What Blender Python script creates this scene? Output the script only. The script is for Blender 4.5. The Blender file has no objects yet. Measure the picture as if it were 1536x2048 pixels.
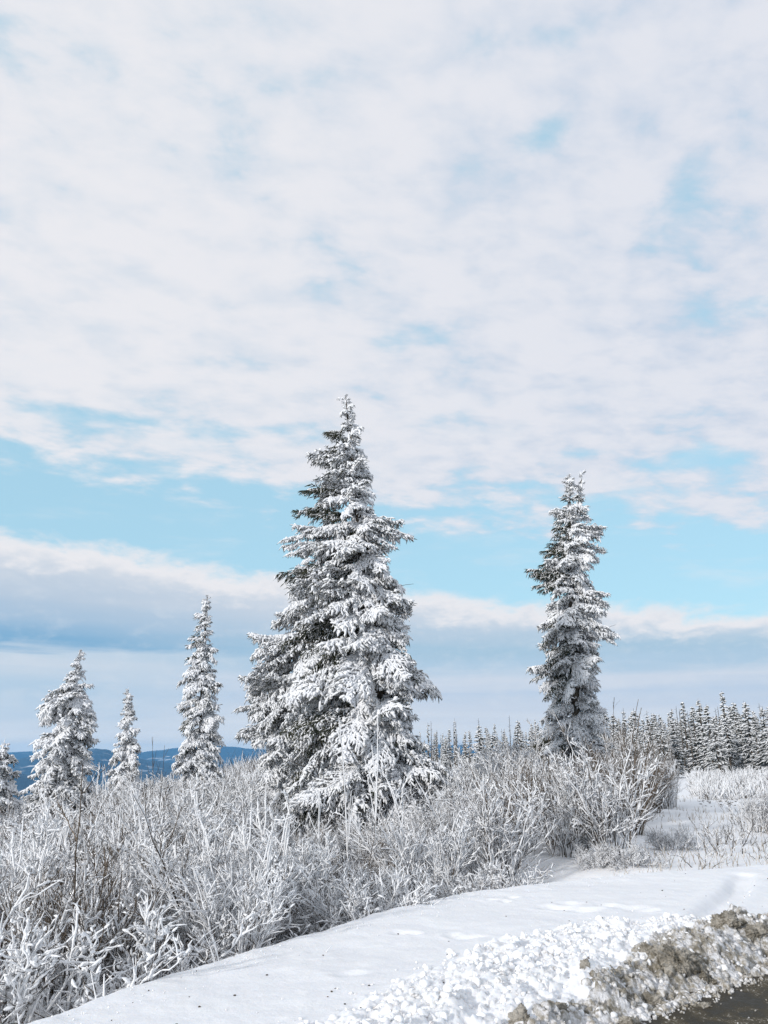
import bpy, math, random
import numpy as np
from mathutils import Vector, Matrix

R = math.radians
sc = bpy.context.scene
COL = sc.collection

# ------------------------------------------------------------------ camera
F = 1550.0                      # focal length in pixels of the 1536 x 2048 photograph
PITCH = R(17.4)
EYE = Vector((0.0, 0.0, 0.0))   # the eye is the origin; the road lies 1.62 m below it
cam_d = bpy.data.cameras.new('camera')
cam_d.sensor_fit = 'VERTICAL'
cam_d.angle_y = 2 * math.atan(1024 / F)
cam_d.clip_start = 0.1
cam_d.clip_end = 60000
cam = bpy.data.objects.new('camera', cam_d)
COL.objects.link(cam)
cam.location = EYE
cam.rotation_euler = (math.pi / 2 + PITCH, 0, 0)
sc.camera = cam

# ------------------------------------------------------------------ light
SUN_AZ, SUN_EL = R(-138), R(17)      # azimuth clockwise from +Y (negative: left of the view)
sun_dir = Vector((math.sin(SUN_AZ) * math.cos(SUN_EL), math.cos(SUN_AZ) * math.cos(SUN_EL), math.sin(SUN_EL)))
sl = bpy.data.lights.new('sun', 'SUN')
sl.energy = 3.0
sl.angle = R(3)                     # veiled by thin cloud
sl.color = (1.0, 0.965, 0.93)
so = bpy.data.objects.new('sun', sl)
so.rotation_euler = sun_dir.to_track_quat('Z', 'Y').to_euler()
COL.objects.link(so)

vs = sc.view_settings
vs.view_transform = 'Standard'
vs.look = 'None'
vs.exposure = 0.12
vs.gamma = 1.0
vs.use_curve_mapping = False
sc.cycles.volume_bounces = 1
sc.cycles.max_bounces = 9
sc.cycles.diffuse_bounces = 6
sc.cycles.transmission_bounces = 4


def pix_dir(u, v):
    x, y = (u - 768) / F, (1024 - v) / F
    c, s = math.cos(PITCH), math.sin(PITCH)
    return Vector((x, c - y * s, s + y * c))


def az_el(u, v):
    d = pix_dir(u, v).normalized()
    return math.degrees(math.atan2(d.x, d.y)), math.degrees(math.asin(d.z))


def at(u, v, Y):
    d = pix_dir(u, v)
    return d * (Y / d.y)


# ------------------------------------------------------------------ node helper
class NT:
    def __init__(s, tree):
        s.t = tree
        s.n = tree.nodes
        s.l = tree.links

    def link(s, a, b):
        s.l.new(a, b)

    def node(s, typ, **kw):
        n = s.n.new(typ)
        for k, v in kw.items():
            setattr(n, k, v)
        return n

    def inp(s, sock, v):
        if isinstance(v, bpy.types.NodeSocket):
            s.link(v, sock)
        else:
            sock.default_value = v

    def m(s, op, a, b=0.0, c=0.0, clamp=False):
        n = s.node('ShaderNodeMath', operation=op, use_clamp=clamp)
        s.inp(n.inputs[0], a); s.inp(n.inputs[1], b)
        if len(n.inputs) > 2: s.inp(n.inputs[2], c)
        return n.outputs[0]

    def ss(s, v, lo, hi, a=0.0, b=1.0):
        n = s.node('ShaderNodeMapRange', interpolation_type='SMOOTHSTEP')
        s.inp(n.inputs['Value'], v)
        s.inp(n.inputs['From Min'], lo); s.inp(n.inputs['From Max'], hi)
        s.inp(n.inputs['To Min'], a); s.inp(n.inputs['To Max'], b)
        return n.outputs[0]

    def comb(s, x, y, z=0.0):
        n = s.node('ShaderNodeCombineXYZ')
        s.inp(n.inputs[0], x); s.inp(n.inputs[1], y); s.inp(n.inputs[2], z)
        return n.outputs[0]

    def noise(s, vec, scale, detail=5, rough=0.55, dist=0.0, lac=2.0):
        n = s.node('ShaderNodeTexNoise')
        if vec is not None: s.inp(n.inputs['Vector'], vec)
        s.inp(n.inputs['Scale'], scale); s.inp(n.inputs['Detail'], detail)
        s.inp(n.inputs['Roughness'], rough); s.inp(n.inputs['Distortion'], dist)
        s.inp(n.inputs['Lacunarity'], lac)
        return n.outputs[0]

    def mix(s, f, a, b):
        n = s.node('ShaderNodeMix', data_type='RGBA')
        s.inp(n.inputs[0], f)
        for q, v in ((n.inputs[6], a), (n.inputs[7], b)):
            if isinstance(v, bpy.types.NodeSocket): s.link(v, q)
            else: q.default_value = (*v, 1) if len(v) == 3 else v
        return n.outputs[2]

    def mul(s, a, b):
        n = s.node('ShaderNodeMix', data_type='RGBA', blend_type='MULTIPLY')
        n.inputs[0].default_value = 1
        for q, v in ((n.inputs[6], a), (n.inputs[7], b)):
            if isinstance(v, bpy.types.NodeSocket): s.link(v, q)
            else: q.default_value = (*v, 1) if len(v) == 3 else v
        return n.outputs[2]

    def ramp(s, v, stops, lo, hi):
        f = s.m('DIVIDE', s.m('SUBTRACT', v, lo), hi - lo, clamp=True)
        n = s.node('ShaderNodeValToRGB')
        e = n.color_ramp.elements
        while len(e) < len(stops): e.new(0.5)
        for q, (p, c) in zip(e, stops):
            q.position = (p - lo) / (hi - lo); q.color = (*c, 1)
        s.link(f, n.inputs[0])
        return n.outputs[0]


# ------------------------------------------------------------------ sky
w = bpy.data.worlds.new('World')
sc.world = w
w.use_nodes = True
w.node_tree.nodes.clear()
N = NT(w.node_tree)
STR = 0.1
K = 0.925 / STR
tc = N.node('ShaderNodeTexCoord')
sep = N.node('ShaderNodeSeparateXYZ')
N.link(tc.outputs['Generated'], sep.inputs[0])
dx, dy, dz = sep.outputs
E = N.m('MULTIPLY', N.m('ARCSINE', dz), 57.29578)
A = N.m('MULTIPLY', N.m('ARCTAN2', dx, dy), 57.29578)

sky = N.node('ShaderNodeTexSky', sky_type='NISHITA')
sky.sun_disc = False
sky.sun_elevation = SUN_EL
sky.sun_rotation = SUN_AZ
sky.air_density = 1.0
sky.dust_density = 0.6
sky.ozone_density = 1.0
blue = N.mul(sky.outputs[0], (1.62, 1.80, 1.62))
blue = N.mix(0.78, blue, tuple(K * q for q in (0.435, 0.705, 0.87)))

# high broken deck, seen in perspective on a level plane
zz = N.m('ADD', N.m('MAXIMUM', dz, 0.0), 0.13)
px = N.m('DIVIDE', dx, zz)
py = N.m('DIVIDE', dy, zz)
P = N.comb(N.m('ADD', px, N.m('MULTIPLY', py, -0.18)), N.m('MULTIPLY', py, 1.25), 0.0)
n_big = N.noise(P, 1.6, 3, 0.5, 0.2)
n_mid = N.noise(P, 4.6, 6, 0.55, 0.25)
n_fin = N.noise(P, 12.0, 6, 0.55, 0.2)
holes = 0.0
for (u, v, ru, rv, k) in ((1092, 262, 62, 46, .50), (1345, 395, 110, 80, .17), (970, 88, 110, 45, .26), (1160, 60, 110, 50, .22),
                          (1060, 150, 140, 60, .16), (780, 685, 75, 28, .34), (425, 615, 75, 40, .20), (1515, 612, 90, 26, .30),
                          (90, 818, 130, 20, .30), (350, 855, 150, 22, .34), (560, 860, 100, 20, .26), (60, 900, 120, 14, .2), (1000, 930, 120, 14, .2), (850, 850, 80, 26, .30), (960, 815, 60, 14, .30),
                          (280, 30, 90, 50, .14), (660, 325, 70, 40, .12), (40, 480, 80, 60, .10), (560, 487, 60, 20, .12),
                          (930, 610, 90, 50, .10), (1400, 915, 120, 24, .36), (1160, 905, 90, 16, .22), (400, 725, 70, 20, .16), (160, 540, 90, 30, .10)):
    a0, e0 = az_el(u, v)
    a1, _ = az_el(u + ru, v); _, e1 = az_el(u, v + rv)
    qa = N.m('DIVIDE', N.m('SUBTRACT', A, a0), abs(a1 - a0))
    qe = N.m('DIVIDE', N.m('SUBTRACT', E, e0), abs(e1 - e0))
    # slight tilt like the streets of cloud
    qe = N.m('ADD', qe, N.m('MULTIPLY', qa, -0.25))
    g = N.m('POWER', 2.71828, N.m('MULTIPLY', N.m('ADD', N.m('MULTIPLY', qa, qa), N.m('MULTIPLY', qe, qe)), -0.9))
    g = N.m('MULTIPLY', g, k * 1.05)
    g = N.m('MULTIPLY', g, N.m('ADD', 0.55, N.m('MULTIPLY', n_fin, 1.1)))
    holes = g if isinstance(holes, float) else N.m('ADD', holes, g)
# coverage: closed high up, breaking towards the clear belt
Et = N.m('ADD', E, N.m('MULTIPLY', A, 0.095))
cov_e = N.ss(Et, 13.8, 23.5, -0.34, 0.52)
f = N.m('ADD', N.m('MULTIPLY', N.m('SUBTRACT', n_mid, 0.5), 1.7), N.m('MULTIPLY', N.m('SUBTRACT', n_big, 0.5), 1.5))
f = N.m('ADD', f, N.m('MULTIPLY', N.m('SUBTRACT', n_fin, 0.5), 0.8))
dens = N.m('SUBTRACT', N.m('ADD', f, cov_e), holes)
deck = N.ss(dens, -0.22, 0.36)
deck = N.m('MULTIPLY', deck, N.ss(Et, 13.5, 17.0))
# light and shade inside the deck
sh = N.m('ADD', N.m('MULTIPLY', n_mid, 0.7), N.m('MULTIPLY', n_fin, 0.5))
sh = N.m('ADD', sh, N.m('MULTIPLY', dens, 0.22))
tone = N.ss(sh, 0.42, 0.86)
side = N.ss(N.m('ADD', A, N.m('MULTIPLY', E, -0.1)), -30, 26)        # warmer and brighter towards the sun
c_sh = N.mix(side, tuple(K * q for q in (0.690, 0.745, 0.820)), tuple(K * q for q in (0.590, 0.665, 0.785)))
c_lt = N.mix(side, tuple(K * q for q in (0.830, 0.830, 0.865)), tuple(K * q for q in (0.765, 0.785, 0.850)))
c_deck = N.mix(tone, c_sh, c_lt)
skyc = N.mix(deck, blue, c_deck)

# low bank of cloud over the valley
wv = N.comb(N.m('MULTIPLY', A, 0.055), N.m('MULTIPLY', E, 0.16), 0.0)
b1 = N.noise(wv, 1.6, 7, 0.52, 0.3)
b2 = N.noise(N.comb(N.m('MULTIPLY', A, 0.035), N.m('MULTIPLY', E, 0.42), 4.0), 2.0, 5, 0.5, 0.2)
b3 = N.noise(N.comb(N.m('MULTIPLY', A, 0.3), N.m('MULTIPLY', E, 0.6), 9.0), 1.5, 6, 0.6, 0.2)
top = N.m('ADD', N.m('MULTIPLY', A, -0.10), 11.7)
top = N.m('ADD', top, N.m('MULTIPLY', N.m('SUBTRACT', b1, 0.5), 3.2))
top = N.m('ADD', top, N.m('MULTIPLY', N.m('SUBTRACT', b3, 0.5), 2.6))
tt = N.m('SUBTRACT', top, E)
bank = N.ss(tt, -0.5, 0.9)
Ew = N.m('ADD', E, N.m('MULTIPLY', N.m('SUBTRACT', b2, 0.5), 2.4))
left = N.ramp(Ew, [(0, (1.02, 1.0, .93)), (1.3, (.80, .83, .86)), (2.6, (.60, .70, .80)), (4.6, (.50, .64, .77)), (5.8, (.64, .71, .79)), (6.5, (.58, .68, .78)),
                   (7.0, (.22, .43, .64)), (8.6, (.36, .52, .69)), (10.3, (.50, .60, .72)), (12.5, (.62, .68, .76)), (15, (.86, .86, .88))], 0, 15)
right = N.ramp(Ew, [(0, (1.02, 1.0, .93)), (1.3, (.86, .87, .88)), (3.0, (.66, .72, .81)), (4.2, (.56, .66, .79)), (4.9, (.66, .72, .81)), (6.0, (.47, .62, .76)),
                    (7.4, (.41, .58, .72)), (8.6, (.50, .62, .74)), (10.3, (.60, .67, .76)), (12.5, (.72, .75, .80)), (15, (.86, .86, .88))], 0, 15)
body = N.mix(N.ss(A, -25, -3), left, right)
rim = N.ss(N.m('ADD', tt, N.m('MULTIPLY', N.m('SUBTRACT', b3, 0.5), 2.0)), 0.7, 2.7, 1.0, 0.0)
body = N.mix(rim, body, (.85, .84, .86))
body = N.mix(N.m('MULTIPLY', N.ss(b3, .45, .72), .22), body, (.78, .80, .84))
body = N.mul(body, (K, K, K))
skyc = N.mix(bank, skyc, body)
# thin wisps in the clear belt
wisp = N.ss(N.noise(N.comb(N.m('MULTIPLY', A, 0.10), N.m('MULTIPLY', E, 0.42), 2.0), 1.3, 6, 0.58, 0.2), 0.50, 0.80, 0.0, 0.42)
wisp = N.m('MULTIPLY', wisp, N.m('SUBTRACT', 1.0, bank))
wisp = N.m('MULTIPLY', wisp, N.ss(E, 30, 22, 0.0, 1.0))
skyc = N.mix(wisp, skyc, tuple(K * q for q in (.78, .82, .87)))
bg = N.node('ShaderNodeBackground')
bg.inputs['Strength'].default_value = STR
N.link(skyc, bg.inputs['Color'])
wo = N.node('ShaderNodeOutputWorld')
N.link(bg.outputs[0], wo.inputs[0])


# ------------------------------------------------------------------ materials
def new_mat(name):
    m = bpy.data.materials.new(name)
    m.use_nodes = True
    m.node_tree.nodes.clear()
    T = NT(m.node_tree)
    b = T.node('ShaderNodeBsdfPrincipled')
    o = T.node('ShaderNodeOutputMaterial')
    T.link(b.outputs[0], o.inputs[0])
    g = T.node('ShaderNodeNewGeometry')
    return m, T, b, g.outputs['Position'], g


def bump(T, b, h, strength, dist):
    n = T.node('ShaderNodeBump')
    n.inputs['Strength'].default_value = strength
    n.inputs['Distance'].default_value = dist
    T.link(h, n.inputs['Height'])
    T.link(n.outputs[0], b.inputs['Normal'])


def simple(name, c1, c2, scale, rough=.7, spec=.3, bstr=0.0, bscale=60, bdist=.01, contrast=(.35, .65)):
    m, T, b, P_, g = new_mat(name)
    n = T.noise(P_, scale, 5, .6)
    T.link(T.mix(T.ss(n, *contrast), c1, c2), b.inputs['Base Color'])
    b.inputs['Roughness'].default_value = rough
    b.inputs['Specular IOR Level'].default_value = spec
    if bstr:
        bump(T, b, T.noise(P_, bscale, 4, .6), bstr, bdist)
    return m


M_frost = simple('frost', (.88, .89, .91), (.92, .925, .935), 3.0, .75, .2, .35, 90, .01)
M_treesnow = simple('tree_snow', (.87, .88, .905), (.92, .925, .935), 2.0, .75, .2, .5, 60, .02)
for m_ in (M_frost, M_treesnow):       # rime and loose snow let some light through
    t_ = m_.node_tree
    b_ = next(n for n in t_.nodes if n.type == 'BSDF_PRINCIPLED'); o_ = next(n for n in t_.nodes if n.type == 'OUTPUT_MATERIAL')
    tr_ = t_.nodes.new('ShaderNodeBsdfTranslucent'); tr_.inputs[0].default_value = (.90, .93, .96, 1)
    mx_ = t_.nodes.new('ShaderNodeMixShader'); mx_.inputs[0].default_value = .15
    t_.links.new(b_.outputs[0], mx_.inputs[1]); t_.links.new(tr_.outputs[0], mx_.inputs[2]); t_.links.new(mx_.outputs[0], o_.inputs[0])
M_needles = simple('spruce_needles', (.028, .036, .022), (.060, .062, .036), 2.2, .7, .25, .6, 90, .01)
M_bark = simple('spruce_bark', (.055, .045, .036), (.12, .10, .08), 6, .85, .2, .8, 25, .02)
M_stem = simple('willow_bark', (.045, .035, .026), (.10, .078, .058), 2.5, .7, .3)
M_brown = simple('brown_willow_bark', (.085, .066, .050), (.15, .118, .088), 2.5, .7, .3)
M_farneedle = simple('far_spruce_needles', (.022, .030, .024), (.050, .056, .042), .5, .8, .1)

# snow on the ground
M_snow, T, b, P_, g = new_mat('ground_snow')
fine = T.noise(P_, 34, 5, .6)
mid = T.noise(P_, 3.5, 5, .55)
T.link(T.mix(T.ss(mid, .35, .7), (.79, .80, .825), (.82, .83, .845)), b.inputs['Base Color'])
b.inputs['Subsurface Weight'].default_value = .7
b.inputs['Subsurface Radius'].default_value = (.8, .9, 1.0)
b.inputs['Subsurface Scale'].default_value = .035
b.inputs['Roughness'].default_value = .6
b.inputs['Specular IOR Level'].default_value = .25
bump(T, b, T.m('ADD', T.m('MULTIPLY', fine, .35), T.m('MULTIPLY', mid, .9)), .5, .03)

# plain with frost-bitten grass poking through, forest and valley further out
M_ground, T, b, P_, g = new_mat('far_snow_ground')
cd = T.node('ShaderNodeVectorMath', operation='LENGTH'); T.link(P_, cd.inputs[0]); dist = cd.outputs['Value']
gr = T.noise(P_, 1.1, 6, .7)
sp = T.noise(P_, 7.0, 5, .65)
grass = T.m('MULTIPLY', T.ss(gr, .50, .72), T.ss(sp, .52, .62))
col = T.mix(T.m('MULTIPLY', grass, .35), (.82, .83, .85), (.42, .37, .30))
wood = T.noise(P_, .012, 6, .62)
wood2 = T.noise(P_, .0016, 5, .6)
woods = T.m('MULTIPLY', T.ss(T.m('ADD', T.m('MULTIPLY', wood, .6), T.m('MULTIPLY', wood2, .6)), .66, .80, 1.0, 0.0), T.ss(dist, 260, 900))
forest = T.mix(T.noise(P_, .05, 4, .6), (.014, .044, .085), (.035, .085, .140))  # frosted conifers, with the blue of distant haze painted into their colour
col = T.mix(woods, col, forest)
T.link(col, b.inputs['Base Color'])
b.inputs['Roughness'].default_value = .7
b.inputs['Specular IOR Level'].default_value = .15
bump(T, b, T.noise(P_, 9, 5, .6), .4, .03)

# dirt-stained snow: silt washed through it in patches
M_dirty, T, b, P_, g = new_mat('dirty_snow')
n1 = T.noise(P_, 6.0, 6, .62, .5)
n2 = T.noise(P_, 38, 5, .6)
n3 = T.noise(P_, 110, 4, .6)
dirt = T.ss(T.m('ADD', T.m('MULTIPLY', n1, .75), T.m('MULTIPLY', n2, .5)), .50, .72)
c = T.mix(dirt, (.74, .74, .755), (.29, .262, .212))
c = T.mix(T.m('MULTIPLY', T.ss(n1, .54, .70), T.ss(n2, .36, .56)), c, (.105, .09, .062))
c = T.mix(T.ss(n3, .60, .72, 0, .6), c, (.10, .085, .06))
T.link(c, b.inputs['Base Color'])
b.inputs['Roughness'].default_value = .55
b.inputs['Specular IOR Level'].default_value = .4
bump(T, b, T.m('ADD', n2, T.m('MULTIPLY', n3, .4)), .8, .02)

M_clump, T, b, P_, g = new_mat('silt_clump')
n1 = T.noise(P_, 11.0, 6, .62, .5)
n3 = T.noise(P_, 80, 5, .6)
c = T.mix(T.ss(n1, .36, .66), (.40, .37, .32), (.11, .096, .07))
c = T.mix(T.ss(n3, .56, .70, 0, .5), c, (.62, .60, .56))
T.link(c, b.inputs['Base Color'])
b.inputs['Roughness'].default_value = .6
bump(T, b, n3, .8, .015)

# wet dark road with slush
M_road, T, b, P_, g = new_mat('wet_asphalt')
n1 = T.noise(P_, 5.0, 6, .65)
n2 = T.noise(P_, 70, 4, .6)
c = T.mix(T.ss(n1, .40, .64), (.028, .023, .014), (.085, .070, .045))
slush = T.ss(T.m('ADD', T.m('MULTIPLY', n2, .6), T.m('MULTIPLY', n1, .5)), .62, .70)
c = T.mix(T.m('MULTIPLY', slush, .7), c, (.52, .50, .45))
T.link(c, b.inputs['Base Color'])
b.inputs['Specular IOR Level'].default_value = .2
T.link(T.ss(n1, .3, .7, .45, .85), b.inputs['Roughness'])
bump(T, b, n2, .5, .008)


# ------------------------------------------------------------------ mesh helpers
class Buf:
    def __init__(s):
        s.v = []; s.f = []; s.n = 0

    def tubes(s, P, Rr, k=4):
        """P (T,N,3) centre lines, Rr (T,N) radii."""
        P = np.asarray(P, float); Rr = np.asarray(Rr, float)
        if P.ndim == 2: P = P[None]; Rr = Rr[None]
        Tn, Nn = P.shape[:2]
        if Tn == 0: return
        t = np.gradient(P, axis=1)
        t /= np.linalg.norm(t, axis=2, keepdims=True) + 1e-9
        ref = np.array([.31, .27, .91]); ref /= np.linalg.norm(ref)
        ref = np.broadcast_to(ref, t.shape).copy()
        bad = np.abs((t * ref).sum(2)) > .96
        ref[bad] = (0.9, -.4, .1)
        u = np.cross(t, ref); u /= np.linalg.norm(u, axis=2, keepdims=True) + 1e-9
        v = np.cross(t, u)
        a = np.arange(k) * 2 * np.pi / k
        ring = P[:, :, None] + Rr[:, :, None, None] * (u[:, :, None] * np.cos(a)[None, None, :, None] + v[:, :, None] * np.sin(a)[None, None, :, None])
        s.v.append(ring.reshape(-1, 3))
        base = s.n + (np.arange(Tn) * Nn * k)[:, None, None] + (np.arange(Nn - 1) * k)[None, :, None]
        j = np.arange(k)[None, None]; j2 = (j + 1) % k
        f = np.stack([base + j, base + j2, base + k + j2, base + k + j], -1).reshape(-1, 4)
        s.f.append(f)
        s.n += Tn * Nn * k

    def tri(s, V, Fc):
        s.v.append(np.asarray(V)); Fc = np.asarray(Fc) + s.n
        if Fc.shape[1] == 3: Fc = np.concatenate([Fc, -np.ones((len(Fc), 1), int)], 1)
        s.f.append(Fc); s.n += len(V)

    def mesh(s, name, mat, smooth=True):
        V = np.concatenate(s.v) if s.v else np.zeros((0, 3)); Fc = np.concatenate(s.f) if s.f else np.zeros((0, 4), int)
        return raw_mesh(name, V, Fc, mat, smooth)


def raw_mesh(name, V, Fc, mat, smooth=True):
    me = bpy.data.meshes.new(name)
    me.vertices.add(len(V))
    me.vertices.foreach_set('co', np.ascontiguousarray(V, dtype=np.float32).ravel())
    cnt = np.where(Fc[:, 3] < 0, 3, 4)
    li = Fc.ravel(); li = li[li >= 0]
    me.loops.add(len(li))
    me.loops.foreach_set('vertex_index', li.astype(np.int32))
    me.polygons.add(len(Fc))
    st = np.concatenate([[0], np.cumsum(cnt)[:-1]])
    me.polygons.foreach_set('loop_start', st.astype(np.int32))
    me.polygons.foreach_set('loop_total', cnt.astype(np.int32))
    me.polygons.foreach_set('use_smooth', np.full(len(Fc), smooth))
    me.update(calc_edges=True)
    me.materials.append(mat)
    return me


def link(name, me, parent=None, loc=None, rot=None, scale=None, **props):
    o = bpy.data.objects.new(name, me)
    COL.objects.link(o)
    if parent is not None: o.parent = parent
    if loc is not None: o.location = loc
    if rot is not None: o.rotation_euler = rot
    if scale is not None: o.scale = (scale,) * 3 if isinstance(scale, (int, float)) else scale
    for k, v in props.items(): o[k] = v
    return o


# ---- numpy noise
def _hash(ix, iy, seed):
    h = (ix * 374761393 + iy * 668265263 + seed * 974711) & 0xffffffff
    h = ((h ^ (h >> 13)) * 1274126177) & 0xffffffff
    return ((h ^ (h >> 16)) & 0xffff) / 65535.0


def vnoise(x, y, seed=0):
    ix = np.floor(x).astype(np.int64); iy = np.floor(y).astype(np.int64)
    fx = x - ix; fy = y - iy
    fx = fx * fx * (3 - 2 * fx); fy = fy * fy * (3 - 2 * fy)
    a = _hash(ix, iy, seed); b_ = _hash(ix + 1, iy, seed); c_ = _hash(ix, iy + 1, seed); d_ = _hash(ix + 1, iy + 1, seed)
    return (a * (1 - fx) + b_ * fx) * (1 - fy) + (c_ * (1 - fx) + d_ * fx) * fy


def fbm(x, y, octv=4, seed=0, gain=.5):
    s = 0; a = 1; t = 0
    for i in range(octv):
        s = s + a * vnoise(x * 2 ** i + 17.3 * i, y * 2 ** i + 9.1 * i, seed + i); t += a; a *= gain
    return s / t - .5


def worley(x, y, seed=0):
    ix = np.floor(x).astype(np.int64); iy = np.floor(y).astype(np.int64)
    best = np.full(x.shape, 9.0)
    for i in (-1, 0, 1):
        for j in (-1, 0, 1):
            cx = ix + i + _hash(ix + i, iy + j, seed); cy = iy + j + _hash(ix + i, iy + j, seed + 7)
            best = np.minimum(best, (x - cx) ** 2 + (y - cy) ** 2)
    return np.sqrt(best)


def sst(x, a, b_):
    t = np.clip((x - a) / (b_ - a), 0, 1)
    return t * t * (3 - 2 * t)


# ------------------------------------------------------------------ lie of the land
SX, SY = -0.69, 0.72            # s: metres away from the road; a: metres along it
ROADZ = -1.62
CA = np.array([-40, -6, 0, 2.2, 2.87, 3.64, 4.6, 6.0, 7.64, 9.2, 10.7, 12.4, 13.6, 15.8, 30, 80])
CS = np.array([4.2, 4.4, 4.7, 5.31, 5.59, 5.85, 6.11, 6.42, 6.72, 6.45, 5.85, 4.98, 4.6, 4.4, 4.3, 4.3])
def silt_edge(a): return np.interp(a, [2.5, 3.9, 5.4, 6.4, 7.5, 8.4, 10, 13], [2.98, 3.06, 3.34, 3.54, 3.54, 3.36, 3.34, 3.34])
def lump_edge(a): return np.interp(a, [0, 2.5, 3.4, 4.2, 5.3, 6.5, 7.1, 7.6, 8.4], [3.7, 3.85, 4.0, 4.25, 4.45, 4.5, 4.3, 4.0, 3.6])
def foot_edge(a): return np.interp(a, [0, 5, 6.8, 9, 12], [2.90, 2.98, 2.88, 2.80, 2.74])


def base_height(x, y):
    x = np.asarray(x, float); y = np.asarray(y, float)
    s = SX * x + SY * y; a = -SX * y + SY * x
    r = np.hypot(x, y)
    c = np.interp(a, CA, CS)
    t = s - c
    # shoulder
    z = -1.50 - .035 * np.clip(s - 4.4, 0, None) * (t < 0) - .035 * np.clip(c - 4.4, 0, None) * (t >= 0)
    D = np.interp(a, [7.5, 12.5], [1.35, .22])
    z = z - D * (1 - np.exp(-np.clip(t, 0, None) * (.75 / D))) * (t > 0)
    z = z + .05 * fbm(x * .6, y * .6, 3, 5) * sst(s, 4.4, 5.2)
    # plain
    z = z - .9 * sst(r, 14, 50) * sst(a, 8, 14)
    z = z + (.5 * fbm(x * .12, y * .12, 4, 11)) * sst(r, 14, 30)
    # towards the valley on the left
    phi = np.arctan2(x, np.maximum(y, .01))
    k = sst(-phi, .08, .42)
    k = np.where(y < 0, 1, k) * sst(s, 6, 30)
    z = z - np.minimum(np.clip(r - 24, 0, None) * .085, 150 + 20 * fbm(x * .002, y * .002, 3, 9)) * k
    # far country and its ridges
    az = phi
    rf = r / 1000
    far = sst(r, 500, 2500)
    z = z + far * 60 * fbm(x * .0011 + 3, y * .0011, 5, 21)
    def crest(r0, us, vs_, amp, seed):
        pts = sorted(az_el(u, v) for u, v in zip(us, vs_))
        e = np.interp(np.degrees(az), [p[0] for p in pts], [p[1] for p in pts])
        e = e + amp * fbm(az * 40 + 5, az * 0 + seed, 5, seed)
        return r0 * 1000 * np.tan(np.radians(e))
    def ridge(r0, wd, c_):
        g_ = np.exp(-((rf - r0) / wd) ** 2)
        return -150 + (c_ + 150) * g_
    hz = ridge(8.6, 1.7, crest(8.6, [0, 60, 150, 200, 290, 350, 420, 500, 600, 760, 880, 950, 1100, 1536], [1506, 1503, 1500, 1508, 1503, 1497, 1491, 1497, 1503, 1500, 1488, 1494, 1503, 1505], .18, 31))
    h2 = ridge(5.0, 1.0, crest(5.0, [0, 60, 120, 190, 215, 290, 400, 500, 600, 900, 1536], [1530, 1514, 1508, 1497, 1499, 1520, 1532, 1522, 1515, 1520, 1520], .30, 37))
    h3 = ridge(3.2, .7, crest(3.2, [0, 60, 190, 300, 400, 500, 1536], [1545, 1552, 1560, 1540, 1548, 1556, 1540], .35, 39))
    hh_ = np.maximum(np.maximum(hz, h2), h3) + 14 * fbm(x * .004, y * .004, 5, 77)
    z = z * (1 - sst(r, 1500, 2600)) + np.maximum(hh_, -150) * sst(r, 1500, 2600)
    return z


def berm(x, y):
    """ploughed ridge beside the road: silty lip, then clean lumps"""
    s = SX * x + SY * y; a = -SX * y + SY * x
    wob = .10 * fbm(a * .9, a * 0, 3, 3)
    s2 = s + wob + .055 * (np.clip(a, 1, 9) - 7.0)
    m = np.where(s < 2.62, ROADZ - .03, 0.0)
    z0 = base_height(x, y)
    # road -> ridge -> shoulder
    ft, se, le = foot_edge(a), silt_edge(a), lump_edge(a)
    s2 = s + wob * .5
    up = sst(s2, ft, ft + .5)
    zb = (ROADZ - .03) * (1 - up) + (-1.49) * up
    tall = 1 + 1.6 * fbm(a * .8, s * .8 + 4, 3, 13)
    dirty = np.exp(-((s2 - (ft + se) / 2 - .05) / np.maximum(.16, (se - ft) * .42)) ** 2) * .075 * np.clip(tall, .3, 1.8)
    clean = np.exp(-((s2 - (se + le) / 2) / np.maximum(.1, (le - se) * .48)) ** 2) * .075 * sst(a, 8.4, 6.8)
    k = sst(s2, 3.3, 4.6)
    zz_ = zb * (1 - k) + z0 * k + dirty + clean
    q_ = .35 * fbm(x * 2.2, y * 2.2, 4, 8)
    lump = sst(s2, ft, ft + .12) * sst(s2 + q_, le + .06, le - .14)
    inner = sst(s2 + q_, se + .15, se - .05)
    lump = lump * np.maximum(inner, sst(a, 8.2, 6.8))
    wx = .22 * fbm(x * 6, y * 6, 4, 2); wy = .22 * fbm(x * 6 + 31, y * 6, 4, 12)
    w1 = worley((x + wx) * 11, (y + wy) * 11, 4)
    w2 = worley((x + wx) * 24, (y + wy) * 24, 6)
    w3 = worley(x * 38 + 2 * fbm(x * 9, y * 9, 2, 3), y * 38, 16)
    zz_ = zz_ + lump * (.040 * (.55 - w1) + .030 * (.5 - w2) + .022 * (.5 - w3) + .19 * fbm(x * 3.4, y * 3.4, 6, 15, .62))
    zz_ = zz_ + lump * inner * (.13 * fbm(x * 6 + 9, y * 6, 6, 25, .68))
    # drag mark left in the snow by a blade
    return zz_


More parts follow.
